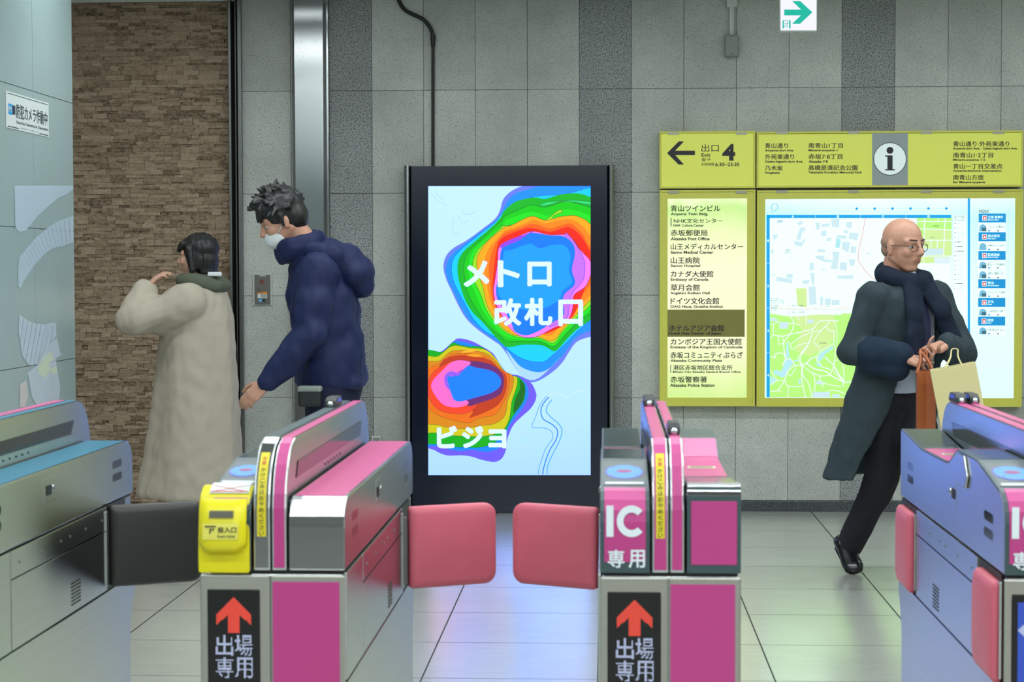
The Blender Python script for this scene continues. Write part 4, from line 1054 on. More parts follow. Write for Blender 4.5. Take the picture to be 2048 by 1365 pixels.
def led_poly(mb, pts, O, u, w, W_, H_, nx, ny, mi, dot=.42):
    for i in range(nx):
        for j in range(ny):
            X, Y = (i+.5)/nx, (j+.5)/ny; c = False
            for a, b in zip(pts, pts[1:]+pts[:1]):
                if (a[1] > Y) != (b[1] > Y) and X < (b[0]-a[0])*(Y-a[1])/(b[1]-a[1])+a[0]: c = not c
            if c: mb.disc(O+u*(X*W_)+w*(Y*H_), u, w, W_/nx*dot, 6, mi)

UX, UZ = Vector((1, 0, 0)), Vector((0, 0, 1))
def ic_module(g, xa, xb, P, front, sticker=True, name='card_reader'):
    """card reader column; `front` is True when its reader end faces the camera"""
    PP = P if front else flip(P)
    body = MB().prism(prof(PP), xa, xb).build('reader_casing', M_gate, g, bevel=.002)
    tt = (lambda t: t) if front else (lambda t: GL-t)
    def strip(t0, t1, x0, x1, lift, th, m, nm, par=g, bev=.0008):
        a, b = sorted((tt(t0), tt(t1))); mb = MB(); ribbon(mb, cutline(PP, a, b), x0, x1, lift, th); return mb.build(nm, m, par, bevel=bev)
    # dark cover over front and top
    e = .0035
    mb = MB(); ribbon(mb, [p for p in P if p[1] >= ZS][:-1] if front else [p for p in PP if p[1] >= ZS], xa+.0005, xb-.0005, 0., .004)
    cover = mb.build('cover', M_teal, g, bevel=.001)
    i = .009
    if front:
        mb = MB(); ribbon(mb, [(0, .795)]+[p for p in P[1:6]], xa+i, xb-i, .004, .002); fp_ = mb.build('front_panel', M_pink, g, bevel=.001)
    else:
        mb = MB(); mb.box(xa+i, xb-i, GY0-.0065, GY0-.004, .79, .925); mb.build('front_panel', M_pink, g, bevel=.002)
        mb = MB(); ribbon(mb, [(.0005, .936), (.0012, .944), (.006, .954), (.016, .9575)], xa+.001, xb-.001, .0042, .001); mb.build('edge_highlight', M_steelx, g, bevel=.0006)  # pale strip stands in for light caught on the curved edge
    rp = strip(.075, .268, xa+.006, xb-.006, .004, .001, M_reader, 'reader_plate')
    O, d, n = frame_on(PP, tt(.180)); sgn = 1 if front else -1
    cx = (xa+xb)/2; w = (xb-xa)*.40
    mb = MB()
    for k, (rr, mi) in enumerate(((1., 0), (.93, 1))):
        c = O+n*(.0056+.0006*k)+UX*cx
        mb.add([c+UX*(w*rr*math.cos(q))*1.0+d*(w*1.35*rr*math.copysign(abs(math.sin(q))**.9, math.sin(q))) for q in [2*math.pi*j/36 for j in range(36)]], [tuple(range(36))], mi)
    c = O+n*.0074+UX*cx
    mb.add([c+UX*(w*.42*math.cos(q))+d*(w*.26*math.sin(q)) for q in [2*math.pi*j/20 for j in range(20)]], [tuple(range(20))], 2)
    for sx, sy in ((-1, 1), (1, 1), (-1, -1), (1, -1)):
        q0 = c+UX*(sx*w*.50)+d*(sy*w*.62); q1 = c+UX*(sx*w*.66)+d*(sy*w*.88); s_ = UX*.0016
        mb.add([q0-s_, q0+s_, q1+s_, q1-s_], [(0, 1, 2, 3)], 0)
    mb.build('touch_light', [E_rim, E_ring, E_mark], rp, recalc=False)
    O, d, n = frame_on(PP, tt(.092)); mb = MB(); c = O+n*.0058+UX*cx
    mb.add([c-UX*w*.98-d*.008, c+UX*w*.98-d*.008, c+UX*w*.98+d*.008, c-UX*w*.98+d*.008], [(0, 1, 2, 3)]); mb.build('label_strip', M_lab, rp, recalc=False)
    strip(.66, 1.03, xa+.006, xb-.006, .004, .001, M_pinklit, 'pink_panel')
    if not front: strip(.545, .655, xa+.006, xb-.006, .004, .001, M_pinklit, 'pink_slope')
    else: strip(.300, .53, xa+.006, xb-.006, .004, .0008, M_lcd, 'upper_plate')
    strip(1.06, 1.365, xa+.005, xb-.005, .004, .0012, M_lcd, 'passenger_display')
    O, d, n = frame_on(PP, tt(.86)); c = O+n*.0057+UX*cx
    mb = MB(); a = w*.72
    mb.add([c-UX*a-d*.022, c+UX*a-d*.022, c+UX*a+d*.022, c-UX*a+d*.022], [(0, 1, 2, 3)], 0)
    c2 = c+n*.0004
    mb.add([c2-UX*a*.9-d*.013, c2+UX*a*.9-d*.013, c2+UX*a*.9+d*.013, c2-UX*a*.9+d*.013], [(0, 1, 2, 3)], 1)
    c3 = c+n*.0008; mb.add([c3-UX*a*.8-d*.006, c3+UX*a*.8-d*.006, c3+UX*a*.8+d*.006, c3-UX*a*.8+d*.006], [(0, 1, 2, 3)], 2)
    mb.build('notice_sticker', [M_lab, M_stick, M_ink], g, recalc=False)
    return PP

def hump(g, xa, xb, m_face, sticker, knob_t, window_side=None, m_top=None):
    root = MB().prism(prof(HPP), xa, xb).build('sensor_rail', M_gate, g, bevel=.003)
    front = [p for p in HPP if p[0] < .13]
    mb = MB(); ribbon(mb, [(0, .778)]+front[1:], xa+.0045, xb-.0045, 0, .0015); mb.build('front_strip', m_face, root, bevel=.0006)
    mb = MB(); ribbon(mb, [(.128, ZH), (GL-.13, ZH)], xa+.0045, xb-.0045, 0, .0015); mb.build('top_strip', m_top or m_face, root, bevel=.0006)
    if sticker:
        line = [(0, .845)]+front[1:6]
        wx = (xb-xa)*.26; cx = (xa+xb)/2
        mb = MB(); ribbon(mb, line, cx-wx, cx+wx, .0016, .0004); st = mb.build('caution_sticker', M_stick, root)
        tot = sum(math.hypot(b[0]-a[0], b[1]-a[1]) for a, b in zip(line[:-1], line[1:]))
        text = '注意かけこみはおやめください'; step = tot/(len(text)+1.2); mb = MB()
        for i, ch in enumerate(text):
            O, d, n = by_length(line, tot-step*(i+1.35+(.5 if i > 1 else 0)*.6)); s_ = step*.80
            put_text(mb, ch, O+n*.0026+UX*(cx-s_/2)-d*(s_/2), UX, d, s_, s_, 1 if i < 2 else 0, .012)
        mb.build('lettering', [M_ink, M_redink], st, recalc=False)
    if knob_t is not None:
        cx, w = (xa+xb)/2, (xb-xa)*.42; y = GY0+knob_t
        P = [(-.055, 0), (-.05, .016), (-.03, .026), (.045, .026), (.06, .012), (.06, 0)]
        mb = MB().prism([(y+a, ZH+.001+b) for a, b in P][::-1], cx-w, cx+w); k = mb.build('indicator_lamp', M_black, root, bevel=.004)
        MB().prism([(y+a*.8, ZH+.0015+b*.8) for a, b in P[1:-1]][::-1], cx-w-.0012, cx+w+.0012).build('lens', E_knob, k, bevel=.002)
        MB().ball((cx, y-.055, ZH+.009), .0085, 14, 8).build('sensor', M_chrome, k, smooth=True)
    if window_side:
        x = xb if window_side > 0 else xa
        pts = [(.125, .957), (.150, .992), (GL-.175, .994), (GL-.205, .957)]
        MB().extr([(x+window_side*.0005, GY0+t, z) for t, z in pts], (window_side*.0012, 0, 0)).build('sensor_window', M_window, root)
        for k in range(6): MB().disc((x+window_side*.0008, GY0+.55+.05*k, .943), (0, 1, 0), UZ, .003, 8, 0, (window_side*.0012, 0, 0)).build('sensor_hole', M_black, root)
    return root

def side(g, x, s, slot_ts):
    """stainless side of a gate: panels with dark joints, latch, slots, grille; s = +1 right side, -1 left side"""
    th = .006*s
    def plate(t0, t1, z0, z1, nm='side_panel', off=0.): return MB().box(x+off, x+off+th, GY0+t0, GY0+t1, z0, z1).build(nm, M_gate, g, bevel=.0012)
    P = [(0.0, .03), (0.0, .533), (GL, .533), (GL, .50), (GL-.03, .46), (GL-.055, .40), (GL-.06, .33), (GL-.06, .03)]
    MB().extr([(x, GY0+t, z) for t, z in P], (th, 0, 0)).build('lower_side_panel', M_gate, g, bevel=.0012)
    slots = sorted(slot_ts)
    edges = [.0]
    a0, b0 = .265, 1.085
    if slots and slots[0][0] < .3: pass
    else: plate(.002, .262, .538, .768)
    plate(a0+.003, b0, .538, .700, 'hatch'); plate(a0+.003, b0, .704, .768)
    for q in range(6): pass
    for t in (.33, .50, .66, .74, .88, 1.04): MB().disc((x+th, GY0+t, .735), (0, 1, 0), UZ, .0035, 10, 0, (.0012*s, 0, 0)).build('rivet', M_hinge, g)
    mb = MB()                                    # ventilation grille
    for c in range(2):
        for k in range(7): mb.box(x+th, x+th+.0008*s, GY0+.745+c*.045, GY0+.782+c*.045, .556+k*.009, .5605+k*.009)
    mb.build('vent_grille', M_black, g)
    xs = x
    # upper casing: latch and paired slots
    o = MB().box(xs, xs+.003*s, GY0+.535, GY0+.625, .845, .905).build('latch_plate', M_gate, g, bevel=.0025)
    MB().box(xs+.003*s, xs+.0045*s, GY0+.553, GY0+.592, .862, .886).build('latch_recess', M_black, o)
    MB().ball((xs+.004*s, GY0+.605, .876), (.004, .008, .009), 12, 8).build('knob', M_chrome, o, smooth=True)
    for t in (.115, 1.165):
        for z in (.836, .872):
            n = 8; r = .0105; pts = []
            for cy, a0_ in ((t+.10-r, -90), (t+r, 90)):
                for k in range(n+1):
                    a = math.radians(a0_+180*k/n); pts.append((xs+.0006*s, GY0+cy+r*math.cos(a), z+r*math.sin(a)))
            MB().extr(pts, (.0015*s, 0, 0)).build('sensor_slot', M_window, g)
    for t0, t1 in slots:
        MB().box(x, x+.0012*s, GY0+t0, GY0+t1, .535, .768).build('flap_recess', M_black, g)
        plate(t0-.02, t0, .55, .755, 'flap_rail', .004*s)

def gate(x0, x1, label, left, right, m_deck, face, led, loc_label=None, side_dir=1, slots=((1.09, 1.30),), knobs=(1.02, .95), windows=True, sticker=True, pinkhump=(True, True)):
    W = x1-x0
    g = thing('ticket_gate', ((x0+x1)/2, GY0+GL/2, 0), label, 'ticket gate', 'row of ticket gates')
    fx = lambda q: x0+W*q
    # pedestal core
    core = [(GY0+.006, .0), (GY0+.006, .764), (GY1-.01, .764), (GY1-.01, .53), (GY1-.035, .47), (GY1-.065, .40), (GY1-.07, .33), (GY1-.07, .0)]
    MB().prism(core[::-1], x0+.004, x1-.004).build('pedestal', M_gate, g, bevel=.004)
    MB().box(x0+.006, x1-.006, GY0+.012, GY1-.012, .764, .774).build('shadow_joint', M_black, g)
    xm = fx(.485)
    # front faces of the pedestal
    fl = MB().box(x0, xm-.001, GY0, GY0+.008, .02, .762).build('front_plate', M_gatefront, g, bevel=.003)
    fr = MB().box(xm+.001, x1, GY0, GY0+.008, .02, .762).build('front_plate', M_gatefront, g, bevel=.003)
    MB().box(fx(.50), x1-.012, GY0-.0015, GY0, .04, .748).build('coloured_panel', M_pink, g, bevel=.0008)
    if led:
        a, b, z1 = x0+.0155, x0+.129, .731
        d = MB().box(a, b, GY0-.004, GY0+.002, .40, z1).build('led_display', M_window, g, bevel=.010, seg=3, angle=80)
        c = GY0-.0048
        if led == 'out':
            mb = MB(); led_poly(mb, [(.5,1),(1,.52),(1,.22),(.66,.52),(.66,0),(.34,0),(.34,.52),(0,.22),(0,.52)], Vector((a+.020, c, .638)), UX, UZ, .075, .076, 30, 30, 0); mb.build('red_arrow', E_led_r, d, recalc=False)
            mb = MB()
            for ch, q, z in (('出', 0, .589), ('場', 1, .589), ('専', 0, .541), ('用', 1, .541)):
                led_grid(mb, ch, Vector((a+.018+q*.0415, c, z)), UX, UZ, .038, .0445, 16, 18, 0, .0)
            mb.build('lamp_lettering', E_led_w, d, recalc=False)
        else:
            mb = MB(); led_poly(mb, [(0,0),(1,0),(1,1),(0,1)], Vector((a+.012, c, .415)), UX, UZ, .09, .300, 36, 120, 0); mb.build('lamp_field', E_led_b, d, recalc=False)
            mb = MB()
            led_poly(mb, [(.0,.52),(.42,1),(.42,.7),(1,.7),(1,.34),(.42,.34),(.42,0)], Vector((a+.012, c-.0006, .62)), UX, UZ, .09, .07, 36, 28, 0)
            for ch, z in (('入', .56), ('場', .505)): led_grid(mb, ch, Vector((a+.03, c-.0006, z)), UX, UZ, .046, .046, 18, 18, 0, .0)
            mb.build('lamp_lettering', E_led_w, d, recalc=False)
    # left column
    La, Lb = fx(0), fx(.355)
    if left == 'ic':
        ic_module(g, La, Lb, ICP, True)
        c = GY0-.0068
        mb = MB()
        mb.box(La+.0135, La+.0285, c-.0006, c, .849, .915)
        ns = 28; R1, R2 = .0335, .0185; cx, cz = La+.0665, .882; ring = []
        for k in range(ns+1):
            a = math.radians(42+276*k/ns); ring.append((math.cos(a)*.93, math.sin(a)))
        v = [(cx+R1*p[0], c-.0006, cz+R1*p[1]) for p in ring]+[(cx+R2*p[0], c-.0006, cz+R2*p[1]) for p in ring]
        mb.add(v, [(k, k+1, ns+2+k, ns+1+k) for k in range(ns)])
        mb.build('ic_lettering', M_iclet, g, recalc=False)
        mb = MB()
        for k in range(6):
            q = math.pi*k/3; dx, dz = .0008*math.cos(q), .0008*math.sin(q); c = GY0-.0068-.00008*k
            put_text(mb, '専', (La+.017+dx, c-.0006, .784+dz), UX, UZ, .034, .037); put_text(mb, '用', (La+.061+dx, c-.0006, .784+dz), UX, UZ, .033, .037)
        mb.build('reserved_lettering', M_iclet, g, recalc=False)
    elif left == 'ticket':
        P2 = [(0, ZS), (0, .86), (.02, .92), (.055, .940)]+ICP[5:]
        body = ic_module(g, La+.02, Lb, [(0, ZS), (0, .880), (.004, .902), (.016, .921), (.040, .936), (.060, .941)]+ICP[6:], True)
        xa, xb = La-.002, Lb-.002
        Y = lambda t: GY0+t
        base = [(-.0085, ZS-.006), (-.010, .80), (-.006, .86), (.002, .905), (.016, .932), (.045, .9475), (.062, .949), (.062, .90), (.0, .84), (.0, ZS)]
        ins = MB().prism([(Y(a), b) for a, b in base][::-1], xa, xb).build('ticket_inserter', M_yellow, g, bevel=.005, seg=3)
        # bulging ticket mouth with a rounded lower lip
        rings = []
        zz = [(.816, .008), (.815, .030), (.826, .040), (.846, .0405), (.874, .036), (.900, .027), (.918, .016), (.926, .006)]
        nn = 10
        for z, o in zz:
            r = []
            for k in range(nn+1):
                u = -1+2*k/nn; e = (abs(u)**7); x = (xa+xb)/2+u*(xb-xa)*.455
                zz_ = z+(.012*max(0, abs(u)-.62)/.38 if z < .84 else 0)
                r.append(Vector((x, Y(-o*(1-e*.55)), zz_)))
            rings.append(r)
        mb = MB(); back = []
        mb.loft(rings, 0, False, False)
        mb.build('ticket_mouth', M_yellow, ins, smooth=60)
        cx = (xa+xb)/2
        def face(u0, z0, u1, z1, m, nm, off, par=ins, parts=None):
            def pt(x, z):
                f_ = [(zz[i][0], zz[i][1]) for i in range(1, len(zz))]
                for (za, oa), (zb_, ob) in zip(f_[:-1], f_[1:]):
                    if za <= z <= zb_: return Vector((x, Y(-(oa+(ob-oa)*(z-za)/(zb_-za)))-off, z))
                return Vector((x, Y(-.03)-off, z))
            zs_ = [z0+(z1-z0)*k/6 for k in range(7)]; mb = MB()
            for a, b in zip(zs_[:-1], zs_[1:]): mb.add([pt(u0, a), pt(u1, a), pt(u1, b), pt(u0, b)], [(0, 1, 2, 3)])
            return (mb.build(nm, m, par, recalc=False), pt)
        face(cx-.030, .8865, cx+.027, .9075, M_yellow, 'mouth_rim', .0016); mouth, pt = face(cx-.026, .888, cx+.026, .9035, M_lcdgrey, 'mouth_slot', .0026)
        lab, pt = face(cx-.038, .843, cx+.038, .8765, plain('pale_yellow_label', (224, 214, 92), .4, var=.01), 'insert_label', .0016)
        O = pt(cx-.006, .858)+Vector((0, -.0016, 0)); up = (pt(cx, .8745)-pt(cx, .858)).normalized(); mb = MB()
        put_text(mb, '投入口', O, UX, up, .040, .0125, 0, .02)
        O = pt(cx-.006, .848)+Vector((0, -.0012, 0)); put_text(mb, 'Insert ticket', O, UX, up, .038, .006, 0, .01)
        O = pt(cx-.034, .846)+Vector((0, -.0012, 0)); mb.add([O+up*.024, O+UX*.024+up*.024, O+UX*.024+up*.027, O+up*.027], [(0, 1, 2, 3)])
        for a, b in ((.003, .02), (.010, .008), (.016, .014)): mb.add([O+UX*a+up*b, O+UX*(a+.003)+up*(b+.003), O+UX*(a+.005)+up*.022, O+UX*(a+.001)+up*.022], [(0, 1, 2, 3)])
        mb.build('lettering', M_ink, lab, recalc=False)
        mb = MB(); ribbon(mb, [(.018, .9345), (.045, .9485), (.066, .951)], xa+.02, xb-.006, .0008, .0006)
        st = mb.build('crossed_notice_sticker', M_lab, g)
        Oq = Vector((xa+.022, Y(.020), .9372)); dq = Vector((0, .024, .0115)); Wq = xb-xa-.03; mb = MB(); hh = Vector((0, 0, .0012))
        for a, b in (((0, 0), (1, 1)), ((0, 1), (1, 0))):
            p, q = Oq+UX*Wq*a[0]+dq*a[1]+hh, Oq+UX*Wq*b[0]+dq*b[1]+hh; mb.add([p-UX*.003, p+UX*.003, q+UX*.003, q-UX*.003], [(0, 1, 2, 3)])
        mb.add([Oq+hh, Oq+UX*Wq+hh, Oq+UX*Wq+dq*.12+hh, Oq+dq*.12+hh], [(0, 1, 2, 3)])
        mb.build('red_cross', M_redink, st, recalc=False)
    elif left == 'plain':
        MB().prism(prof(DKP), La, Lb).build('left_casing', M_gate, g, bevel=.004)
    # humps
    hump(g, fx(.37), fx(.488), M_pink if pinkhump[0] else M_steelx, sticker, knobs[0], -1 if side_dir < 0 else None, m_top=M_pinklit if pinkhump[0] else M_teal)
    hump(g, fx(.497), fx(.60), M_pink if m_deck is not M_tealdeck else M_tealdeck, False, knobs[1], 1 if (windows and side_dir > 0) else None, m_top=M_pinklit if m_deck is not M_tealdeck else M_tealdeck)
    MB().box(fx(.36), fx(.608), GY0+.02, GY1-.02, ZS, ZD-.01).build('rail_plinth', M_black, g)
    # right column
    Ra, Rb = fx(.615), x1
    if right == 'deck':
        MB().prism(prof(DKP), Ra, Rb).build('right_casing', M_gate, g, bevel=.0035)
        mb = MB(); ribbon(mb, [(.055, ZD-.001), (.075, ZD), (GL-.075, ZD), (GL-.045, .924)], Ra+.006, Rb-.006, .0, .0012); mb.build('deck_panel', m_deck, g, bevel=.0006)
        mb = MB(); ribbon(mb, [(0, .776)]+[p for p in DKP[1:6]], Ra+.0015, Rb-.0015, .0, .0012); mb.build('front_cap', M_steelx, g, bevel=.0006)
    elif right == 'ic':
        ic_module(g, Ra, Rb, ICP, False)
    side(g, x1-.002 if side_dir > 0 else x0+.002, side_dir, slots)
    return g

def add_flap(g, hinge, tip, m, label=None, z0=.541, z1=.766, th=.034):
    fl = pad('flap', g, hinge, tip, z0, z1, th, m)
    if label: fl['label'] = label
    return fl
def hinge_bar(g, px, py0, py1, Y):
    a, b = at(px-8.5, py1, Y), at(px+8.5, py0, Y)
    MB().box(a.x, b.x, Y-.006, Y+.012, a.z, b.z).build('hinge_bar', M_hinge, g, bevel=.002)

YF = GY0+1.125
# gate at the left edge, teal deck
x1 = xat(258, GY0+GL*.97, 950)
G1 = gate(x1-.302, x1, 'ticket gate with blue deck at the left edge, black flap', 'plain', 'deck', M_tealdeck, None, None, sticker=False, knobs=(None, None))
add_flap(G1, (xat(219, YF, 1100), YF), (xat(404, YF+.11, 1100), YF+.11), M_padblack, 'black padded flap'); hinge_bar(G1, 207, 1030, 1172, YF-.03)
# gate with the yellow ticket inserter
G2 = gate(xat(400, GY0, 1155), xat(690, GY0, 1155), 'ticket gate with yellow ticket inserter and long pink deck', 'ticket', 'deck', M_pinklit, None, 'out', pinkhump=(False, True), knobs=(1.05, None))
add_flap(G2, (xat(817, YF, 1100), YF), (xat(990, YF+.11, 1100), YF+.11), M_padred, 'red-pink padded flap'); hinge_bar(G2, 804.5, 1035, 1170, YF-.03)
# card-only gate in the middle
G3 = gate(xat(1200, GY0, 1155), xat(1482, GY0, 1155), 'pink card-only ticket gate facing the camera, right of the open lane', 'ic', 'ic', M_pinklit, None, 'out', side_dir=-1, slots=((1.09, 1.30),), knobs=(1.10, .24))
add_flap(G3, (xat(1196, YF, 1100), YF), (xat(1028, YF+.11, 1100), YF+.11), M_padred, 'red-pink padded flap')
# card-only gate at the right edge
x0 = xat(2009, GY0, 1100)
G4 = gate(x0, x0+.300, 'pink card-only ticket gate cut by the right edge, flaps folded in', 'ic', 'ic', M_pinklit, None, 'in', side_dir=-1, slots=((.03, .262), (1.11, 1.365)), knobs=(1.22, 1.22))
for t0, t1 in ((1.130, 1.362), (.030, .258)):
    add_flap(G4, (x0-.006, GY0+t0), (x0-.006, GY0+t1), M_padred, 'folded red-pink padded flap', .535, .752, .03)
P = [(.385, .935), (.405, .905), (.50, .905), (.555, .93), (.555, .965), (.50, .979), (.425, .979)]
MB().extr([(x0-.0005, GY0+t, z) for t, z in P], (-.006, 0, 0)).build('finger_guide', M_gate, G4, bevel=.004, seg=3)
# ================================================================== people
from mathutils import noise as _noise
def cap(mb, p0, r0, p1, r1, n=14, flat=None):
    """tapered limb piece with round ends; flat = (axis, factor) squashes the section"""
    p0, p1 = Vector(p0), Vector(p1); t = p1-p0
    if t.length < 1e-6: return mb.ball(p0, r0)
    t.normalize(); u = t.orthogonal().normalized(); w = t.cross(u); rings = []
    for p, r, aa in ((p0, r0, (-80, -55, -28, 0)), (p1, r1, (0, 28, 55, 80))):
        for a in aa:
            a = math.radians(a); c = p+t*(r*math.sin(a)); k = r*math.cos(a)
            rings.append([c+k*(math.cos(2*math.pi*i/n)*u+math.sin(2*math.pi*i/n)*w) for i in range(n)])
    if flat:
        ax, f = Vector(flat[0]).normalized(), flat[1]; out = []
        for r in rings:
            c = sum(r, Vector())/len(r); out.append([q+ax*((q-c).dot(ax)*(f-1)) for q in r])
        rings = out
    return mb.loft(rings)
def chain(mb, pts, rs, **k):
    for i in range(len(pts)-1): cap(mb, pts[i], rs[i], pts[i+1], rs[i+1], **k)
def blob(mb, name, mats, parent, voxel=.008, smooth=4, fold=None, shade=True, post=None):
    """union of the closed pieces in mb as one continuous skin"""
    me = bpy.data.meshes.new('tmp'); me.from_pydata(mb.v, [], mb.f)
    bm = bmesh.new(); bm.from_mesh(me); bmesh.ops.recalc_face_normals(bm, faces=bm.faces); bm.to_mesh(me); bm.free()
    o = bpy.data.objects.new('tmp', me); COL.objects.link(o)
    r = o.modifiers.new('r', 'REMESH'); r.mode = 'VOXEL'; r.voxel_size = voxel
    s = o.modifiers.new('s', 'SMOOTH'); s.factor = .5; s.iterations = smooth
    out = bpy.data.meshes.new_from_object(o.evaluated_get(bpy.context.evaluated_depsgraph_get()))
    bpy.data.objects.remove(o); bpy.data.meshes.remove(me)
    if fold:
        nn = [v.normal.copy() for v in out.vertices]
        for v, n in zip(out.vertices, nn): v.co += n*fold(v.co, n)
    org = world_loc(parent)
    mats = mats if isinstance(mats, (list, tuple)) else [mats]
    for m in mats: out.materials.append(m)
    for p in out.polygons: p.use_smooth = True; p.material_index = 0
    if post: post(out)
    for v in out.vertices: v.co -= org
    out.name = name
    ob = bpy.data.objects.new(name, out); COL.objects.link(ob); ob.parent = parent
    return ob
class Head:
    def __init__(self, c, face, pitch=0., roll=0., k=1.):
        f = Vector((face[0], face[1], 0)).normalized(); f = (f*math.cos(pitch)+Vector((0, 0, -1))*math.sin(pitch))
        r = f.cross(Vector((0, 0, 1))).normalized(); u = r.cross(f)
        q = Matrix.Rotation(roll, 3, f); r = q @ r; u = q @ u
        self.c, self.f, self.r, self.u, self.k = Vector(c), f, r, u, k
        self.M = Matrix((f, r, u)).transposed()
    def P(self, f, r, u): return self.c+(self.f*f+self.r*r+self.u*u)*self.k
    def ball(self, mb, p, rad, nu=20, nv=12): mb.ball(self.P(*p), Vector(rad)*self.k, nu, nv, 0, self.M)
    def cap(self, mb, a, ra, b, rb): cap(mb, self.P(*a), ra*self.k, self.P(*b), rb*self.k)
    def skull(self, mb):
        self.ball(mb, (-.012, 0, .034), (.094, .075, .084)); self.ball(mb, (.016, 0, -.030), (.069, .061, .078))
        self.ball(mb, (.052, 0, -.088), (.026, .027, .022))
        for s in (-1, 1):
            self.cap(mb, (-.020, s*.052, -.045), .019, (.048, s*.018, -.092), .018)
            self.cap(mb, (.072, s*.012, .026), .014, (.060, s*.046, .024), .014)
            self.ball(mb, (.058, s*.037, -.022), (.024, .022, .024))
            self.ball(mb, (-.010, s*.076, -.006), (.018, .009, .031)); self.ball(mb, (-.004, s*.078, -.030), (.009, .008, .012))
            self.ball(mb, (.093, s*.0105, -.029), (.011, .009, .009))
            self.cap(mb, (.068, s*.018, .0125), .0085, (.062, s*.044, .0085), .0085)   # upper lid
        self.cap(mb, (.080, 0, .018), .009, (.104, 0, -.022), .0115)
        self.cap(mb, (.082, -.016, -.052), .0075, (.082, .016, -.052), .0075); self.cap(mb, (.079, -.014, -.063), .0085, (.079, .014, -.063), .0085)
        self.cap(mb, (-.030, 0, -.055), .056, (-.048, 0, -.150), .058)
    def extras(self, root, brow, m_eye=None):
        for s in (-1, 1):
            e = MB(); self.ball(e, (.0625, s*.031, .001), (.0150, .0150, .0100)); eo = e.build('eye', M_eyewhite, root, smooth=True)
            i = MB(); self.ball(i, (.0748, s*.031, .001), (.0036, .0066, .0066), 14, 8); i.build('iris', M_iris, eo, smooth=True)
            b = MB(); self.cap(b, (.084, s*.014, .030), .0035, (.074, s*.046, .033), .0028); b.build('eyebrow', brow, root, smooth=True)
def hand(mb, wrist, d, n, thumb, curl=.6, spread=.06, k=1.):
    """palm, four fingers and a thumb; d = where the fingers point, n = the way the palm faces, thumb = +1/-1 side along d x n"""
    d = Vector(d).normalized(); n = Vector(n); n = (n-n.dot(d)*d).normalized(); s = d.cross(n)*thumb; w = Vector(wrist)
    for j, q in enumerate((.027, .009, -.009, -.026)):
        base = w+(d*(.082, .086, .083, .074)[j]+s*q)*k
        cap(mb, w+(d*.012+s*q*.55)*k, .0165*k, base, .0115*k)
        L = ((.042, .026, .021), (.046, .029, .022), (.043, .027, .021), (.034, .020, .018))[j]; p = base; dd = (d+s*(q*spread*20*.1)).normalized(); r = .0092
        for L_, c in zip(L, (.75, 1.15, .8)):
            a = c*curl*(1+.10*(j-1)); dd = (dd*math.cos(a)+n*math.sin(a)).normalized(); n2 = n
            p2 = p+dd*L_*k; cap(mb, p, r*k, p2, (r-.0008)*k, n=10); p = p2; r -= .0008
            n = (n-n.dot(dd)*dd).normalized()
        n = Vector(n2); n = (n-n.dot(d)*d).normalized()
    p0 = w+(d*.022+s*.022+n*.006)*k; p1 = p0+(d*.028+s*.028+n*.012)*k; p2 = p1+(d*.030+s*.010+n*.010)*k; p3 = p2+(d*.024-s*.002+n*.010)*k
    cap(mb, p0, .0145*k, p1, .0115*k); cap(mb, p1, .0108*k, p2, .0098*k); cap(mb, p2, .0098*k, p3, .0085*k)
def skin_mat(name, c, lip):
    m, nt, b = _new(name)
    co = _n(nt, 'ShaderNodeTexCoord'); no = _n(nt, 'ShaderNodeTexNoise', Scale=24., Detail=5.0); nt.links.new(co.outputs['Object'], no.inputs['Vector'])
    mx = _n(nt, 'ShaderNodeMix', _data_type='RGBA'); a = lin(c); r = lin(lip)
    mx.inputs[6].default_value = a; mx.inputs[7].default_value = tuple(x*.72+y*.28 for x, y in zip(a, r))
    nt.links.new(no.outputs['Fac'], mx.inputs[0]); nt.links.new(mx.outputs[2], b.inputs['Base Color'])
    b.inputs['Roughness'].default_value = .45; b.inputs['Subsurface Weight'].default_value = .12; b.inputs['Subsurface Radius'].default_value = (.01, .004, .002)
    return m
def cloth(name, c, scale=300., var=.10, rough=.85, bump=.25):
    m = plain(name, c, rough, spec=.25, var=var, scale=scale, bump=bump); return m
M_eyewhite = plain('eye_white', (214, 208, 202), .25, var=0); M_iris = plain('dark_iris', (34, 24, 20), .15, var=0)
M_skin = skin_mat('tanned_skin', (196, 148, 124), (168, 92, 80)); M_skin2 = skin_mat('light_skin', (208, 166, 144), (180, 100, 90)); M_lip = plain('lips', (160, 106, 92), .4, var=.03)
M_hair = plain('black_hair', (20, 18, 19), .42, var=.3, scale=160., bump=.6)
M_brow = plain('grey_eyebrow', (70, 60, 54), .7)
M_coatdark = cloth('charcoal_wool', (50, 62, 68)); M_trouser = cloth('black_trouser_wool', (36, 35, 42)); M_scarf = cloth('navy_wool_scarf', (22, 32, 50), 120.)
M_shirt = cloth('pale_blue_shirt', (170, 178, 196), var=.03); M_tie = plain('dark_blue_tie', (52, 54, 84), .5, var=.2, scale=90.)
M_shoe = plain('black_shoe_leather', (18, 18, 22), .18, spec=.6); M_leather = plain('brown_leather', (158, 84, 44), .45, var=.12, scale=40., bump=.2); M_paper = plain('beige_paper_bag', (206, 194, 142), .6, var=.03, scale=10.)
M_coatbeige = cloth('beige_wool_coat', (184, 174, 158)); M_green = cloth('olive_grey_knit', (92, 98, 84), 160.)
M_navyj = cloth('navy_nylon_jacket', (25, 34, 72), 60., rough=.6); M_navyp = cloth('dark_navy_trousers', (30, 34, 58)); M_mask = plain('white_face_mask', (220, 222, 224), .8); M_pouch = plain('black_nylon_pouch', (22, 24, 28), .5)
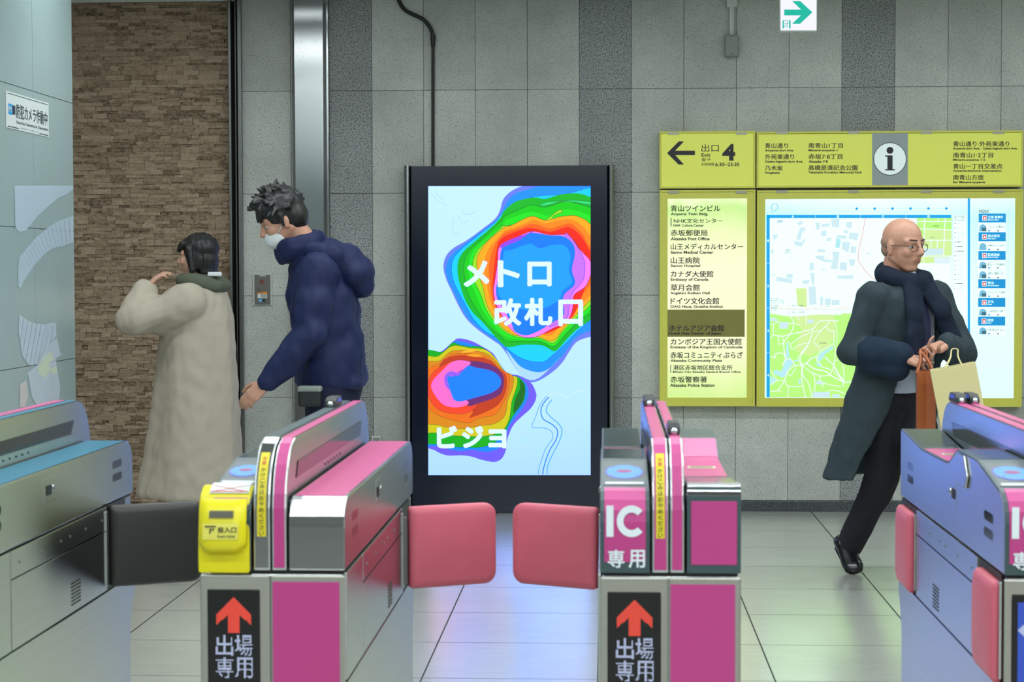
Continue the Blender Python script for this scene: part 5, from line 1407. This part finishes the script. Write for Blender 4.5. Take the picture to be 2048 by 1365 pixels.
def lips_post(H):
    def post(me):
        a, b = H.P(.086, 0, -.0575), H.k
        me.materials.append(M_lip)
        for p in me.polygons:
            d = p.center-H.P(.086, 0, -.0575)
            if abs(d.dot(H.r)) < .021*b and abs(d.dot(H.u)) < .0105*b*(1-.4*abs(d.dot(H.r))/.021) and abs(d.dot(H.f)) < .02: p.material_index = 1
    return post
def ell(c, ax, rx, ry, n=32, sq=2.0):
    """ellipse of points around c; ax = forward unit vector (x, y), rx half width across, ry half depth along"""
    f = Vector((ax[0], ax[1], 0)).normalized(); s = Vector((f.y, -f.x, 0)); out = []
    for i in range(n):
        a = 2*math.pi*i/n; ca, sa = math.cos(a), math.sin(a)
        out.append(Vector(c)+s*(rx*math.copysign(abs(ca)**(2/sq), ca))+f*(ry*math.copysign(abs(sa)**(2/sq), sa)))
    return out
def folds(amp, fx=9., fz=2.2, seed=0., extra=.3):
    def f(co, n):
        a = _noise.noise(Vector((co.x*fx+seed, co.y*fx, co.z*fz))); b = _noise.noise(Vector((co.x*22+seed, co.y*22, co.z*14+5)))
        return amp*(a+extra*b)
    return f
def shoe(parent, heel, toe, up=(0, 0, 1), m=None, w=.043, name='shoe', h=.075):
    heel, toe, up = Vector(heel), Vector(toe), Vector(up); d = (toe-heel).normalized(); up = (up-up.dot(d)*d).normalized(); s = d.cross(up); L = (toe-heel).length
    mb = MB(); rings = []
    for q, wd, ht in ((0, .55, .75), (.04, .78, .95), (.18, .86, 1.0), (.38, .84, .88), (.6, .98, .62), (.8, 1.0, .46), (.93, .8, .36), (1., .45, .22)):
        c = heel+d*L*q; rings.append([c+s*(w*wd*math.cos(a))+up*(h*ht*(.5+.5*math.sin(a)) if math.sin(a) > -.5 else 0) for a in [2*math.pi*i/16 for i in range(16)]])
    mb.loft(rings); o = mb.build(name, m or M_shoe, parent, smooth=True)
    mb = MB(); mb.extr([heel+d*L*q+s*w*k*1.03 for q, k in ((0, .5), (.05, .8), (.4, .86), (.62, 1.), (.82, 1.), (.96, .7), (1.0, .3))]+[heel+d*L*q-s*w*k*1.03 for q, k in ((1.0, .3), (.96, .7), (.82, 1.), (.62, 1.), (.4, .86), (.05, .8), (0, .5))], -up*.010)
    mb.build('sole', M_black, o)
    return o

# ---------------------------------------------------------------- bald man with glasses, striding right
def bald_man():
    root = thing('person', (1.32, 8.45, 0), 'bald man in glasses and long dark coat carrying bags past the street map', 'person', 'passers-by behind the gates')
    H = Head((1.318, 8.40, 1.515), (.64, -.77), .10, .03, 1.03)
    chest = Vector((1.325, 8.45, 1.20)); F = Vector((.60, -.80, 0)); Rr = Vector((-.80, -.60, 0))
    shR, shL = Vector((1.180, 8.335, 1.295)), Vector((1.482, 8.545, 1.285))
    elR, elL = Vector((1.085, 8.345, 1.055)), Vector((1.585, 8.46, 1.035))
    wrR, wrL = Vector((1.285, 8.165, 1.030)), Vector((1.480, 8.235, 1.085))
    hip = Vector((1.305, 8.47, .86))
    hpR, hpL = hip+Rr*.085, hip-Rr*.085
    knB, anB = Vector((1.255, 8.545, .475)), Vector((1.128, 8.745, .115))      # trailing leg (his right)
    knF, anF = Vector((1.395, 8.285, .475)), Vector((1.435, 8.075, .085))
    mb = MB(); H.skull(mb)
    chain(mb, [H.P(-.045, 0, -.14), chest+Vector((0, 0, .12)), chest, hip+Vector((0, 0, .1)), hip], [.056, .085, .112, .095, .092])
    chain(mb, [shR, elR, wrR], [.050, .040, .027]); chain(mb, [shL, elL, wrL], [.050, .040, .027])
    cap(mb, chest+Vector((0, 0, .08)), .08, shR, .055); cap(mb, chest+Vector((0, 0, .08)), .08, shL, .055)
    chain(mb, [hpR, knB, anB], [.070, .050, .038]); chain(mb, [hpL, knF, anF], [.070, .050, .038])
    cap(mb, anB, .036, Vector((1.150, 8.685, .045)), .026); cap(mb, anF, .036, Vector((1.47, 7.97, .04)), .028)
    hand(mb, wrR, (.82, -.45, -.30), (-.1, .5, -.85), 1, .95); hand(mb, wrL, (-.55, -.45, -.22), (0, .5, -.85), -1, .95)
    blob(mb, 'body', [M_skin], root, .0062, 4, post=lips_post(H))
    H.extras(root, M_brow)
    # glasses
    mb = MB()
    for s in (-1, 1):
        ring = [H.P(.092-abs(.024*math.cos(a)*.25), s*(.033)+.0235*math.cos(a), -.001+.0165*math.sin(a)) for a in [2*math.pi*i/18 for i in range(19)]]
        mb.tube(ring, .0014, 6); mb.tube([H.P(.086, s*.056, .006), H.P(.05, s*.074, .006), H.P(-.012, s*.083, .002), H.P(-.03, s*.080, -.012)], .0014, 6)
    mb.tube([H.P(.092, -.010, .003), H.P(.097, 0, .006), H.P(.092, .010, .003)], .0014, 6)
    mb.build('glasses', M_black, root, smooth=True)
    # cropped hair, a thin cap low on the sides and back
    mb = MB(); H.ball(mb, (-.026, 0, .012), (.0835, .0775, .050)); H.ball(mb, (-.050, 0, -.020), (.054, .066, .045))
    blob(mb, 'cropped_hair', plain('cropped_grey_hair', (150, 116, 100), .8, var=.2, scale=200.), root, .005, 4)
    # trousers
    mb = MB(); chain(mb, [hip+Vector((0, 0, .10)), hip], [.108, .116])
    for a, b, c in ((hpR, knB, anB), (hpL, knF, anF)):
        chain(mb, [a, b, b+(c-b)*.5, c+(b-c)*.02], [.095, .080, .070, .064])
    blob(mb, 'trousers', M_trouser, root, .010, 3, folds(.010, 12, 5, 3))
    shoe(root, (1.095, 8.80, .118), (1.150, 8.635, .012), (-.4, .3, 1)); shoe(root, (1.40, 8.12, .012), (1.50, 7.875, .012))
    # shirt and tie
    mb = MB(); mb.loft([ell(chest+Vector((0, 0, dz))+F*df, F, rx, ry) for dz, df, rx, ry in ((-.34, .0, .145, .110), (-.2, .01, .150, .118), (0, .01, .158, .122), (.10, 0, .13, .10), (.17, -.01, .070, .070), (.205, -.01, .060, .062))])
    blob(mb, 'shirt', M_shirt, root, .010, 3, folds(.004, 14, 6, 8))
    mb = MB(); c0 = chest+F*.125; T = [(.150, .012, -.055), (.115, .022, -.022), (.10, .016, -.016), (-.02, .024, .012), (-.20, .036, .012), (-.30, .036, .006), (-.33, .008, .004)]
    rings = []
    for dz, w, df in T:
        c = c0+Vector((0, 0, dz))+F*df; rings.append([c-Rr*w, c-Rr*w+F*.006, c+Rr*w+F*.006, c+Rr*w])
    mb.loft(rings); mb.build('necktie', M_tie, root, smooth=40)
    # long open coat: a shell open in front, with sleeves
    mb = MB(); rings = []; n = 30
    #        z     centre x,y        half width  depth  opening angle
    for z, cx, cy, rx, ry, op in ((.455, 1.225, 8.60, .265, .20, 62), (.60, 1.243, 8.565, .240, .200, 54), (.80, 1.282, 8.505, .214, .192, 42), (.95, 1.305, 8.475, .203, .176, 33), (1.08, 1.320, 8.46, .205, .160, 28), (1.20, 1.325, 8.45, .212, .158, 25), (1.28, 1.327, 8.45, .205, .140, 24), (1.335, 1.326, 8.455, .150, .110, 26), (1.375, 1.322, 8.455, .092, .090, 34)):
        outer, inner = [], []
        for i in range(n+1):
            a = math.radians(op+(360-2*op)*i/n)      # 0 = front
            ca, sa = math.cos(a), math.sin(a)
            for lst, th in ((outer, 0), (inner, .026)):
                lst.append(Vector((cx, cy, z))+F*((ry-th)*ca)-Rr*((rx-th)*sa))
        rings.append(outer+inner[::-1])
    mb.loft(rings)
    chain(mb, [shR+Vector((0, 0, -.012)), elR, wrR+(elR-wrR)*.10], [.080, .072, .056]); chain(mb, [shL+Vector((0, 0, -.012)), elL, wrL+(elL-wrL)*.10], [.080, .072, .056])
    blob(mb, 'overcoat', M_coatdark, root, .0105, 3, folds(.020, 9, 3.0, 1, .45))
    # scarf: one loop round the neck and two long ends, one over each forearm
    mb = MB(); L = []
    nc = Vector((1.318, 8.440, 1.372))
    for i in range(17):
        a = 2*math.pi*i/16; L.append(nc+F*(.088*math.cos(a)+.012)-Rr*(.092*math.sin(a))+Vector((0, 0, -.028*math.cos(a))))
    for i in range(16): cap(mb, L[i], .042, L[i+1], .042, flat=((0, 0, 1), 1.15))
    for pts in ([nc+F*.10-Rr*.04+Vector((0, 0, -.03)), nc+F*.17-Rr*.075+Vector((0, 0, -.14)), nc+F*.165-Rr*.125+Vector((0, 0, -.24)), Vector((1.535, 8.375, 1.095))],
                [nc+F*.10+Rr*.045+Vector((0, 0, -.03)), nc+F*.155+Rr*.075+Vector((0, 0, -.16)), nc+F*.165+Rr*.085+Vector((0, 0, -.27)), nc+F*.17+Rr*.10+Vector((0, 0, -.36))]):
        for a, b in zip(pts[:-1], pts[1:]): cap(mb, a, .048, b, .052, flat=(F, .5))
    blob(mb, 'scarf', M_scarf, root, .008, 3, folds(.010, 16, 9, 4, .5))
    # dark tartan cuff of the scarf end hanging over the right forearm
    mb = MB(); a, b = elR+(wrR-elR)*.35, elR+(wrR-elR)*.90
    cap(mb, a, .074, b, .066); cap(mb, a+Vector((0, 0, -.05)), .055, b+Vector((0, 0, -.055)), .050)
    blob(mb, 'scarf_end', cloth('dark_tartan_wool', (24, 40, 58), 60., var=.35), root, .009, 3, folds(.010, 12, 8, 9, .5))
    return root
bald_man()
def bag(name, label, cat, m, c, w, d, h, rot, lean, handle_to=None, hm=None, flare=1.08, hsides=(-1, 1)):
    """open-topped carrier bag; c = centre of its bottom"""
    c = Vector(c); t = thing(name, c, label, cat)
    Mx = Matrix.Rotation(rot, 3, 'Z') @ Matrix.Rotation(lean, 3, 'Y')
    P = lambda x, y, z: c+Mx @ Vector((x, y, z))
    mb = MB(); th = .004; R_ = []
    for (z, k, o) in ((0, 1, 0), (h, flare, 0), (h, flare, th), (.006, 1, th)):
        x, y = w/2*k-o, d/2*k-o
        R_.append([P(-x, -y, z), P(0, -y-(.006 if z > .1 else 0), z), P(x, -y, z), P(x*.86, 0, z), P(x, y, z), P(0, y, z), P(-x, y, z), P(-x*.86, 0, z)])
    mb.loft(R_); mb.build('bag_body', m, t, bevel=.002)
    if handle_to:
        for s in hsides:
            a, b = P(-w*.22, s*d/2*flare, h-.015), P(w*.22, s*d/2*flare, h-.015); q = Vector(handle_to)
            MB().tube(smooth_path([a, a+(q-a)*.6, q+Vector((-.012, 0, .0)), q+Vector((.012, 0, .0)), b+(q-b)*.6, b], 5), .0055 if hm is M_leather else .003, 8).build('handle', hm or m, t, smooth=60)
    return t
bag('tote_bag', 'narrow brown leather tote bag hanging from the bald man\'s hand', 'bag', M_leather, (1.350, 7.99, .655), .26, .075, .325, math.radians(82), .02, (1.352, 8.075, 1.062), M_leather, 1.0)
bag('paper_carrier_bag', 'beige paper carrier bag held in front of the street map by the bald man', 'bag', M_paper, (1.482, 7.76, .692), .185, .10, .325, math.radians(-8), -.19, (1.447, 7.86, 1.075), M_paper, 1.0)

# ---------------------------------------------------------------- man in navy jacket, walking left, head bowed
def navy_man():
    X = lambda px, Y=8.5: xat(px, Y, 600)
    root = thing('person', (X(655), 8.5, 0), 'dark-haired man in hooded navy jacket walking left with bowed head', 'person', 'passers-by behind the gates')
    F = Vector((-.94, -.10, 0)).normalized(); Rr = Vector((F.y, -F.x, 0))
    H = Head((X(566), 8.47, 1.640), (-.97, -.22), .48, 0, 1.06)
    chest = Vector((X(640), 8.5, 1.30)); hip = Vector((X(662), 8.5, .90))
    shL, shR = Vector((X(648), 8.335, 1.415)), Vector((X(640), 8.665, 1.415))
    elL, wrL = Vector((X(638), 8.25, 1.135)), Vector((X(553), 8.205, .905))
    elR, wrR = Vector((X(668), 8.74, 1.14)), Vector((X(650), 8.73, .91))
    hpL, hpR = hip+Vector((0, -.09, -.02)), hip+Vector((0, .09, -.02))
    knL, anL = Vector((X(652), 8.42, .49)), Vector((X(700), 8.42, .10))
    knR, anR = Vector((X(622), 8.58, .49)), Vector((X(590), 8.58, .09))
    mb = MB(); H.skull(mb)
    chain(mb, [H.P(-.050, 0, -.14), chest+Vector((.03, 0, .10)), chest, hip+Vector((0, 0, .1)), hip], [.056, .08, .115, .108, .115])
    for sh, el, wr in ((shL, elL, wrL), (shR, elR, wrR)):
        chain(mb, [sh, el, wr], [.052, .042, .028]); cap(mb, chest+Vector((0, 0, .07)), .08, sh, .055)
    for a, b, c in ((hpL, knL, anL), (hpR, knR, anR)): chain(mb, [a, b, c], [.09, .057, .04]); cap(mb, c, .038, c+F*.12+Vector((0, 0, -.05)), .028)
    hand(mb, wrL, (-.75, -.05, -.62), (.35, .85, -.1), -1, .45); hand(mb, wrR, (.0, 0, -1), (0, -.9, .1), 1, .4)
    blob(mb, 'body', [M_skin], root, .0064, 4, post=lips_post(H))
    H.extras(root, M_hair)
    # thick tousled hair
    mb = MB(); rnd = random.Random(5)
    H.ball(mb, (-.022, 0, .048), (.105, .090, .092)); H.ball(mb, (-.055, 0, .0), (.068, .082, .080))
    for i in range(110):
        a, b = rnd.uniform(0, 2*math.pi), rnd.uniform(-.15, 1.45); d = (math.cos(b)*math.cos(a), math.cos(b)*math.sin(a), math.sin(b))
        if d[0] > .45 and d[2] < .55: continue
        p = (-.020+d[0]*.100, d[1]*.088, .045+d[2]*.092); q = (p[0]+d[0]*.022+rnd.uniform(.0, .03), p[1]+d[1]*.02+rnd.uniform(-.015, .015), p[2]+d[2]*.022+rnd.uniform(-.02, .012))
        H.cap(mb, p, .014, q, .005)
    for s in (-1, 1): H.cap(mb, (.0, s*.078, .02), .016, (.005, s*.079, -.022), .007)
    for r in (-.05, -.025, 0, .025, .05): H.cap(mb, (.062, r, .078), .020, (.088, r*1.2+.008, .040), .007)
    H.cap(mb, (-.03, .01, .13), .016, (-.065, .02, .165), .006); H.cap(mb, (-.02, -.02, .13), .014, (-.03, -.03, .160), .006)
    blob(mb, 'tousled_hair', M_hair, root, .0055, 1)
    # face mask
    mb = MB(); H.ball(mb, (.052, 0, -.060), (.056, .060, .046)); H.ball(mb, (.084, 0, -.040), (.020, .024, .024))
    blob(mb, 'face_mask', M_mask, root, .006, 5)
    mb = MB()
    for s in (-1, 1): mb.tube([H.P(.045, s*.060, -.045), H.P(.01, s*.074, -.02), H.P(-.018, s*.082, -.005)], .002, 6)
    mb.build('mask_strap', M_mask, root, smooth=True)
    # jacket
    mb = MB(); mb.loft([ell((x, 8.5, z), F, rx, ry, 36, 2.2) for z, x, rx, ry in ((.872, X(664), .190, .150), (.90, X(664), .205, .163), (1.02, X(660), .212, .160), (1.16, X(652), .215, .163), (1.30, X(645), .210, .160), (1.40, X(640), .180, .135), (1.465, X(630), .115, .105), (1.50, X(620), .080, .088))])
    for sh, el, wr in ((shL, elL, wrL), (shR, elR, wrR)):
        chain(mb, [sh+Vector((0, 0, -.015)), el, el+(wr-el)*.5, wr+(el-wr)*.06], [.092, .080, .070, .052])
    # stand-up collar
    cc = Vector((X(602), 8.49, 1.520)); L = [cc+F*(.088*math.cos(a))-Rr*(.088*math.sin(a))+Vector((0, 0, -.030*math.cos(a))) for a in [2*math.pi*i/16 for i in range(17)]]
    for i in range(16): cap(mb, L[i], .036, L[i+1], .036, flat=((0, 0, 1), 1.6))
    blob(mb, 'hooded_jacket', M_navyj, root, .0105, 3, folds(.018, 8, 10, 2, .5))
    # hood lying on the back
    mb = MB()
    for a, r in (((X(660), 8.5, 1.475), .085), ((X(688), 8.5, 1.445), .098), ((X(712), 8.5, 1.395), .092), ((X(722), 8.5, 1.345), .068)): mb.ball(a, (r, r*1.45, r*.95))
    for s in (-1, 1): cap(mb, (X(622), 8.5+s*.075, 1.505), .040, (X(672), 8.5+s*.115, 1.475), .060)
    blob(mb, 'hood', M_navyj, root, .010, 4, folds(.012, 10, 10, 7, .5))
    # trousers, shoes, pouch
    mb = MB(); chain(mb, [hip+Vector((0, 0, .06)), hip+Vector((0, 0, -.03))], [.145, .140])
    for a, b, c in ((hpL, knL, anL), (hpR, knR, anR)): chain(mb, [a, b, b+(c-b)*.5, c+(b-c)*.03], [.112, .086, .076, .068])
    blob(mb, 'trousers', M_navyp, root, .011, 3, folds(.010, 10, 6, 6))
    for c in (anL, anR): shoe(root, c-F*.07+Vector((0, 0, .012-c.z)), c+F*.20+Vector((0, 0, .012-c.z)))
    mb = MB(); a = Vector((X(634), 8.29, .845)); mb.box(a.x-.052, a.x+.052, a.y-.035, a.y+.035, a.z-.045, a.z+.045); p = mb.build('waist_pouch', M_pouch, root, bevel=.015, seg=3)
    MB().box(a.x-.054, a.x+.054, a.y-.038, a.y+.030, a.z+.022, a.z+.050).build('flap', M_greybox, p, bevel=.010, seg=3)
    return root
navy_man()

# ---------------------------------------------------------------- woman in long beige coat, hand at her mouth
def coat_woman():
    Y0 = 9.5; X = lambda px, Y=Y0: xat(px, Y, 600)
    root = thing('person', (X(382), Y0, 0), 'woman with dark bob in long beige coat, hand raised to her face', 'person', 'passers-by behind the gates')
    F = Vector((-.96, .12, 0)).normalized(); Rr = Vector((F.y, -F.x, 0))
    H = Head((X(394), Y0, 1.482), (-.92, .10), .05, 0, .95)
    chest = Vector((X(398), Y0, 1.16)); hip = Vector((X(390), Y0, .82))
    shL, shR = Vector((X(392), Y0-.165, 1.275)), Vector((X(398), Y0+.165, 1.275))
    elL, wrL = Vector((X(290), Y0-.22, 1.165)), Vector((X(306), Y0-.13, 1.325))
    elR, wrR = Vector((X(400), Y0+.22, 1.02)), Vector((X(380), Y0+.22, .80))
    knL, anL = Vector((X(362), Y0-.08, .44)), Vector((X(352), Y0-.08, .09)); knR, anR = Vector((X(392), Y0+.08, .44)), Vector((X(420), Y0+.08, .10))
    mb = MB(); H.skull(mb)
    chain(mb, [H.P(-.045, 0, -.14), chest+Vector((0, 0, .10)), chest, hip+Vector((0, 0, .1)), hip], [.050, .075, .10, .095, .11])
    for sh, el, wr in ((shL, elL, wrL), (shR, elR, wrR)):
        chain(mb, [sh, el, wr], [.044, .036, .024]); cap(mb, chest+Vector((0, 0, .08)), .07, sh, .05)
    for a, b, c in ((hip+Vector((0, -.08, 0)), knL, anL), (hip+Vector((0, .08, 0)), knR, anR)): chain(mb, [a, b, c], [.085, .055, .038]); cap(mb, c, .036, c+F*.12+Vector((0, 0, -.05)), .026)
    hand(mb, wrL, (.62, .22, .72), (.65, .30, -.65), 1, .42, k=.88); hand(mb, wrR, (-.2, 0, -1), (0, -.9, .1), 1, .4, k=.92)
    blob(mb, 'body', [M_skin2], root, .0062, 4, post=lips_post(H))
    H.extras(root, M_hair)
    mb = MB()
    H.ball(mb, (-.024, 0, .042), (.102, .089, .090)); H.ball(mb, (-.046, 0, -.02), (.074, .084, .095)); H.ball(mb, (-.056, 0, -.080), (.052, .070, .050))
    for s in (-1, 1): H.cap(mb, (.018, s*.074, .045), .022, (.002, s*.080, -.075), .016); H.ball(mb, (-.012, s*.076, -.010), (.040, .016, .065))
    for r in (-.05, -.025, 0, .025, .05): H.cap(mb, (.060, r, .075), .018, (.084, r*1.1, .036), .008)
    def strand(co, n): return .005*_noise.noise(Vector(((co-H.c).dot(H.r)*60, (co-H.c).dot(H.f)*60, (co-H.c).dot(H.u)*8)))
    blob(mb, 'bobbed_hair', M_hair, root, .0055, 3, strand)
    # coat
    mb = MB()
    mb.loft([ell((x, Y0, z), F, rx, ry, 40, 2.1) for z, x, rx, ry in ((.245, X(380), .250, .270), (.27, X(380), .256, .276), (.45, X(384), .240, .255), (.65, X(389), .225, .236), (.85, X(394), .212, .212), (1.02, X(398), .205, .190), (1.16, X(401), .200, .168), (1.26, X(402), .180, .140), (1.325, X(402), .120, .105), (1.36, X(400), .075, .080))])
    chain(mb, [shL+Vector((0, 0, -.025)), elL, wrL+(elL-wrL)*.12], [.098, .092, .066]); chain(mb, [shR+Vector((0, 0, -.02)), elR, wrR+(elR-wrR)*.1], [.095, .085, .068])
    cap(mb, chest+Vector((-.10, -.12, .0)), .07, elL+Vector((.05, .02, -.03)), .07)
    blob(mb, 'long_coat', M_coatbeige, root, .0115, 3, folds(.036, 6.5, 1.0, 11, .16))
    # thick collar of the hood/scarf with a pale tag
    mb = MB(); cc = Vector((X(402), Y0, 1.352)); L = [cc+F*(.082*math.cos(a))-Rr*(.085*math.sin(a))+Vector((0, 0, .008*math.cos(a))) for a in [2*math.pi*i/16 for i in range(17)]]
    for i in range(16): cap(mb, L[i], .048, L[i+1], .048, flat=((0, 0, 1), .95))
    mb.ball((X(432), Y0, 1.335), (.075, .115, .05))
    blob(mb, 'knitted_collar', M_green, root, .009, 3, folds(.012, 12, 12, 1, .4))
    a = Vector((X(437), Y0-.085, 1.392)); MB().box(a.x-.034, a.x+.034, a.y-.02, a.y+.02, a.z-.010, a.z+.012).build('pale_tag', M_mask, root, bevel=.006)
    for c in (anL, anR):
        mb = MB(); cap(mb, c+Vector((0, 0, .22)), .056, c, .048); mb.build('boot_shaft', M_shoe, root, smooth=True)
        shoe(root, c-F*.06+Vector((0, 0, .012-c.z)), c+F*.175+Vector((0, 0, .012-c.z)), w=.038, name='boot')
    return root
coat_woman()
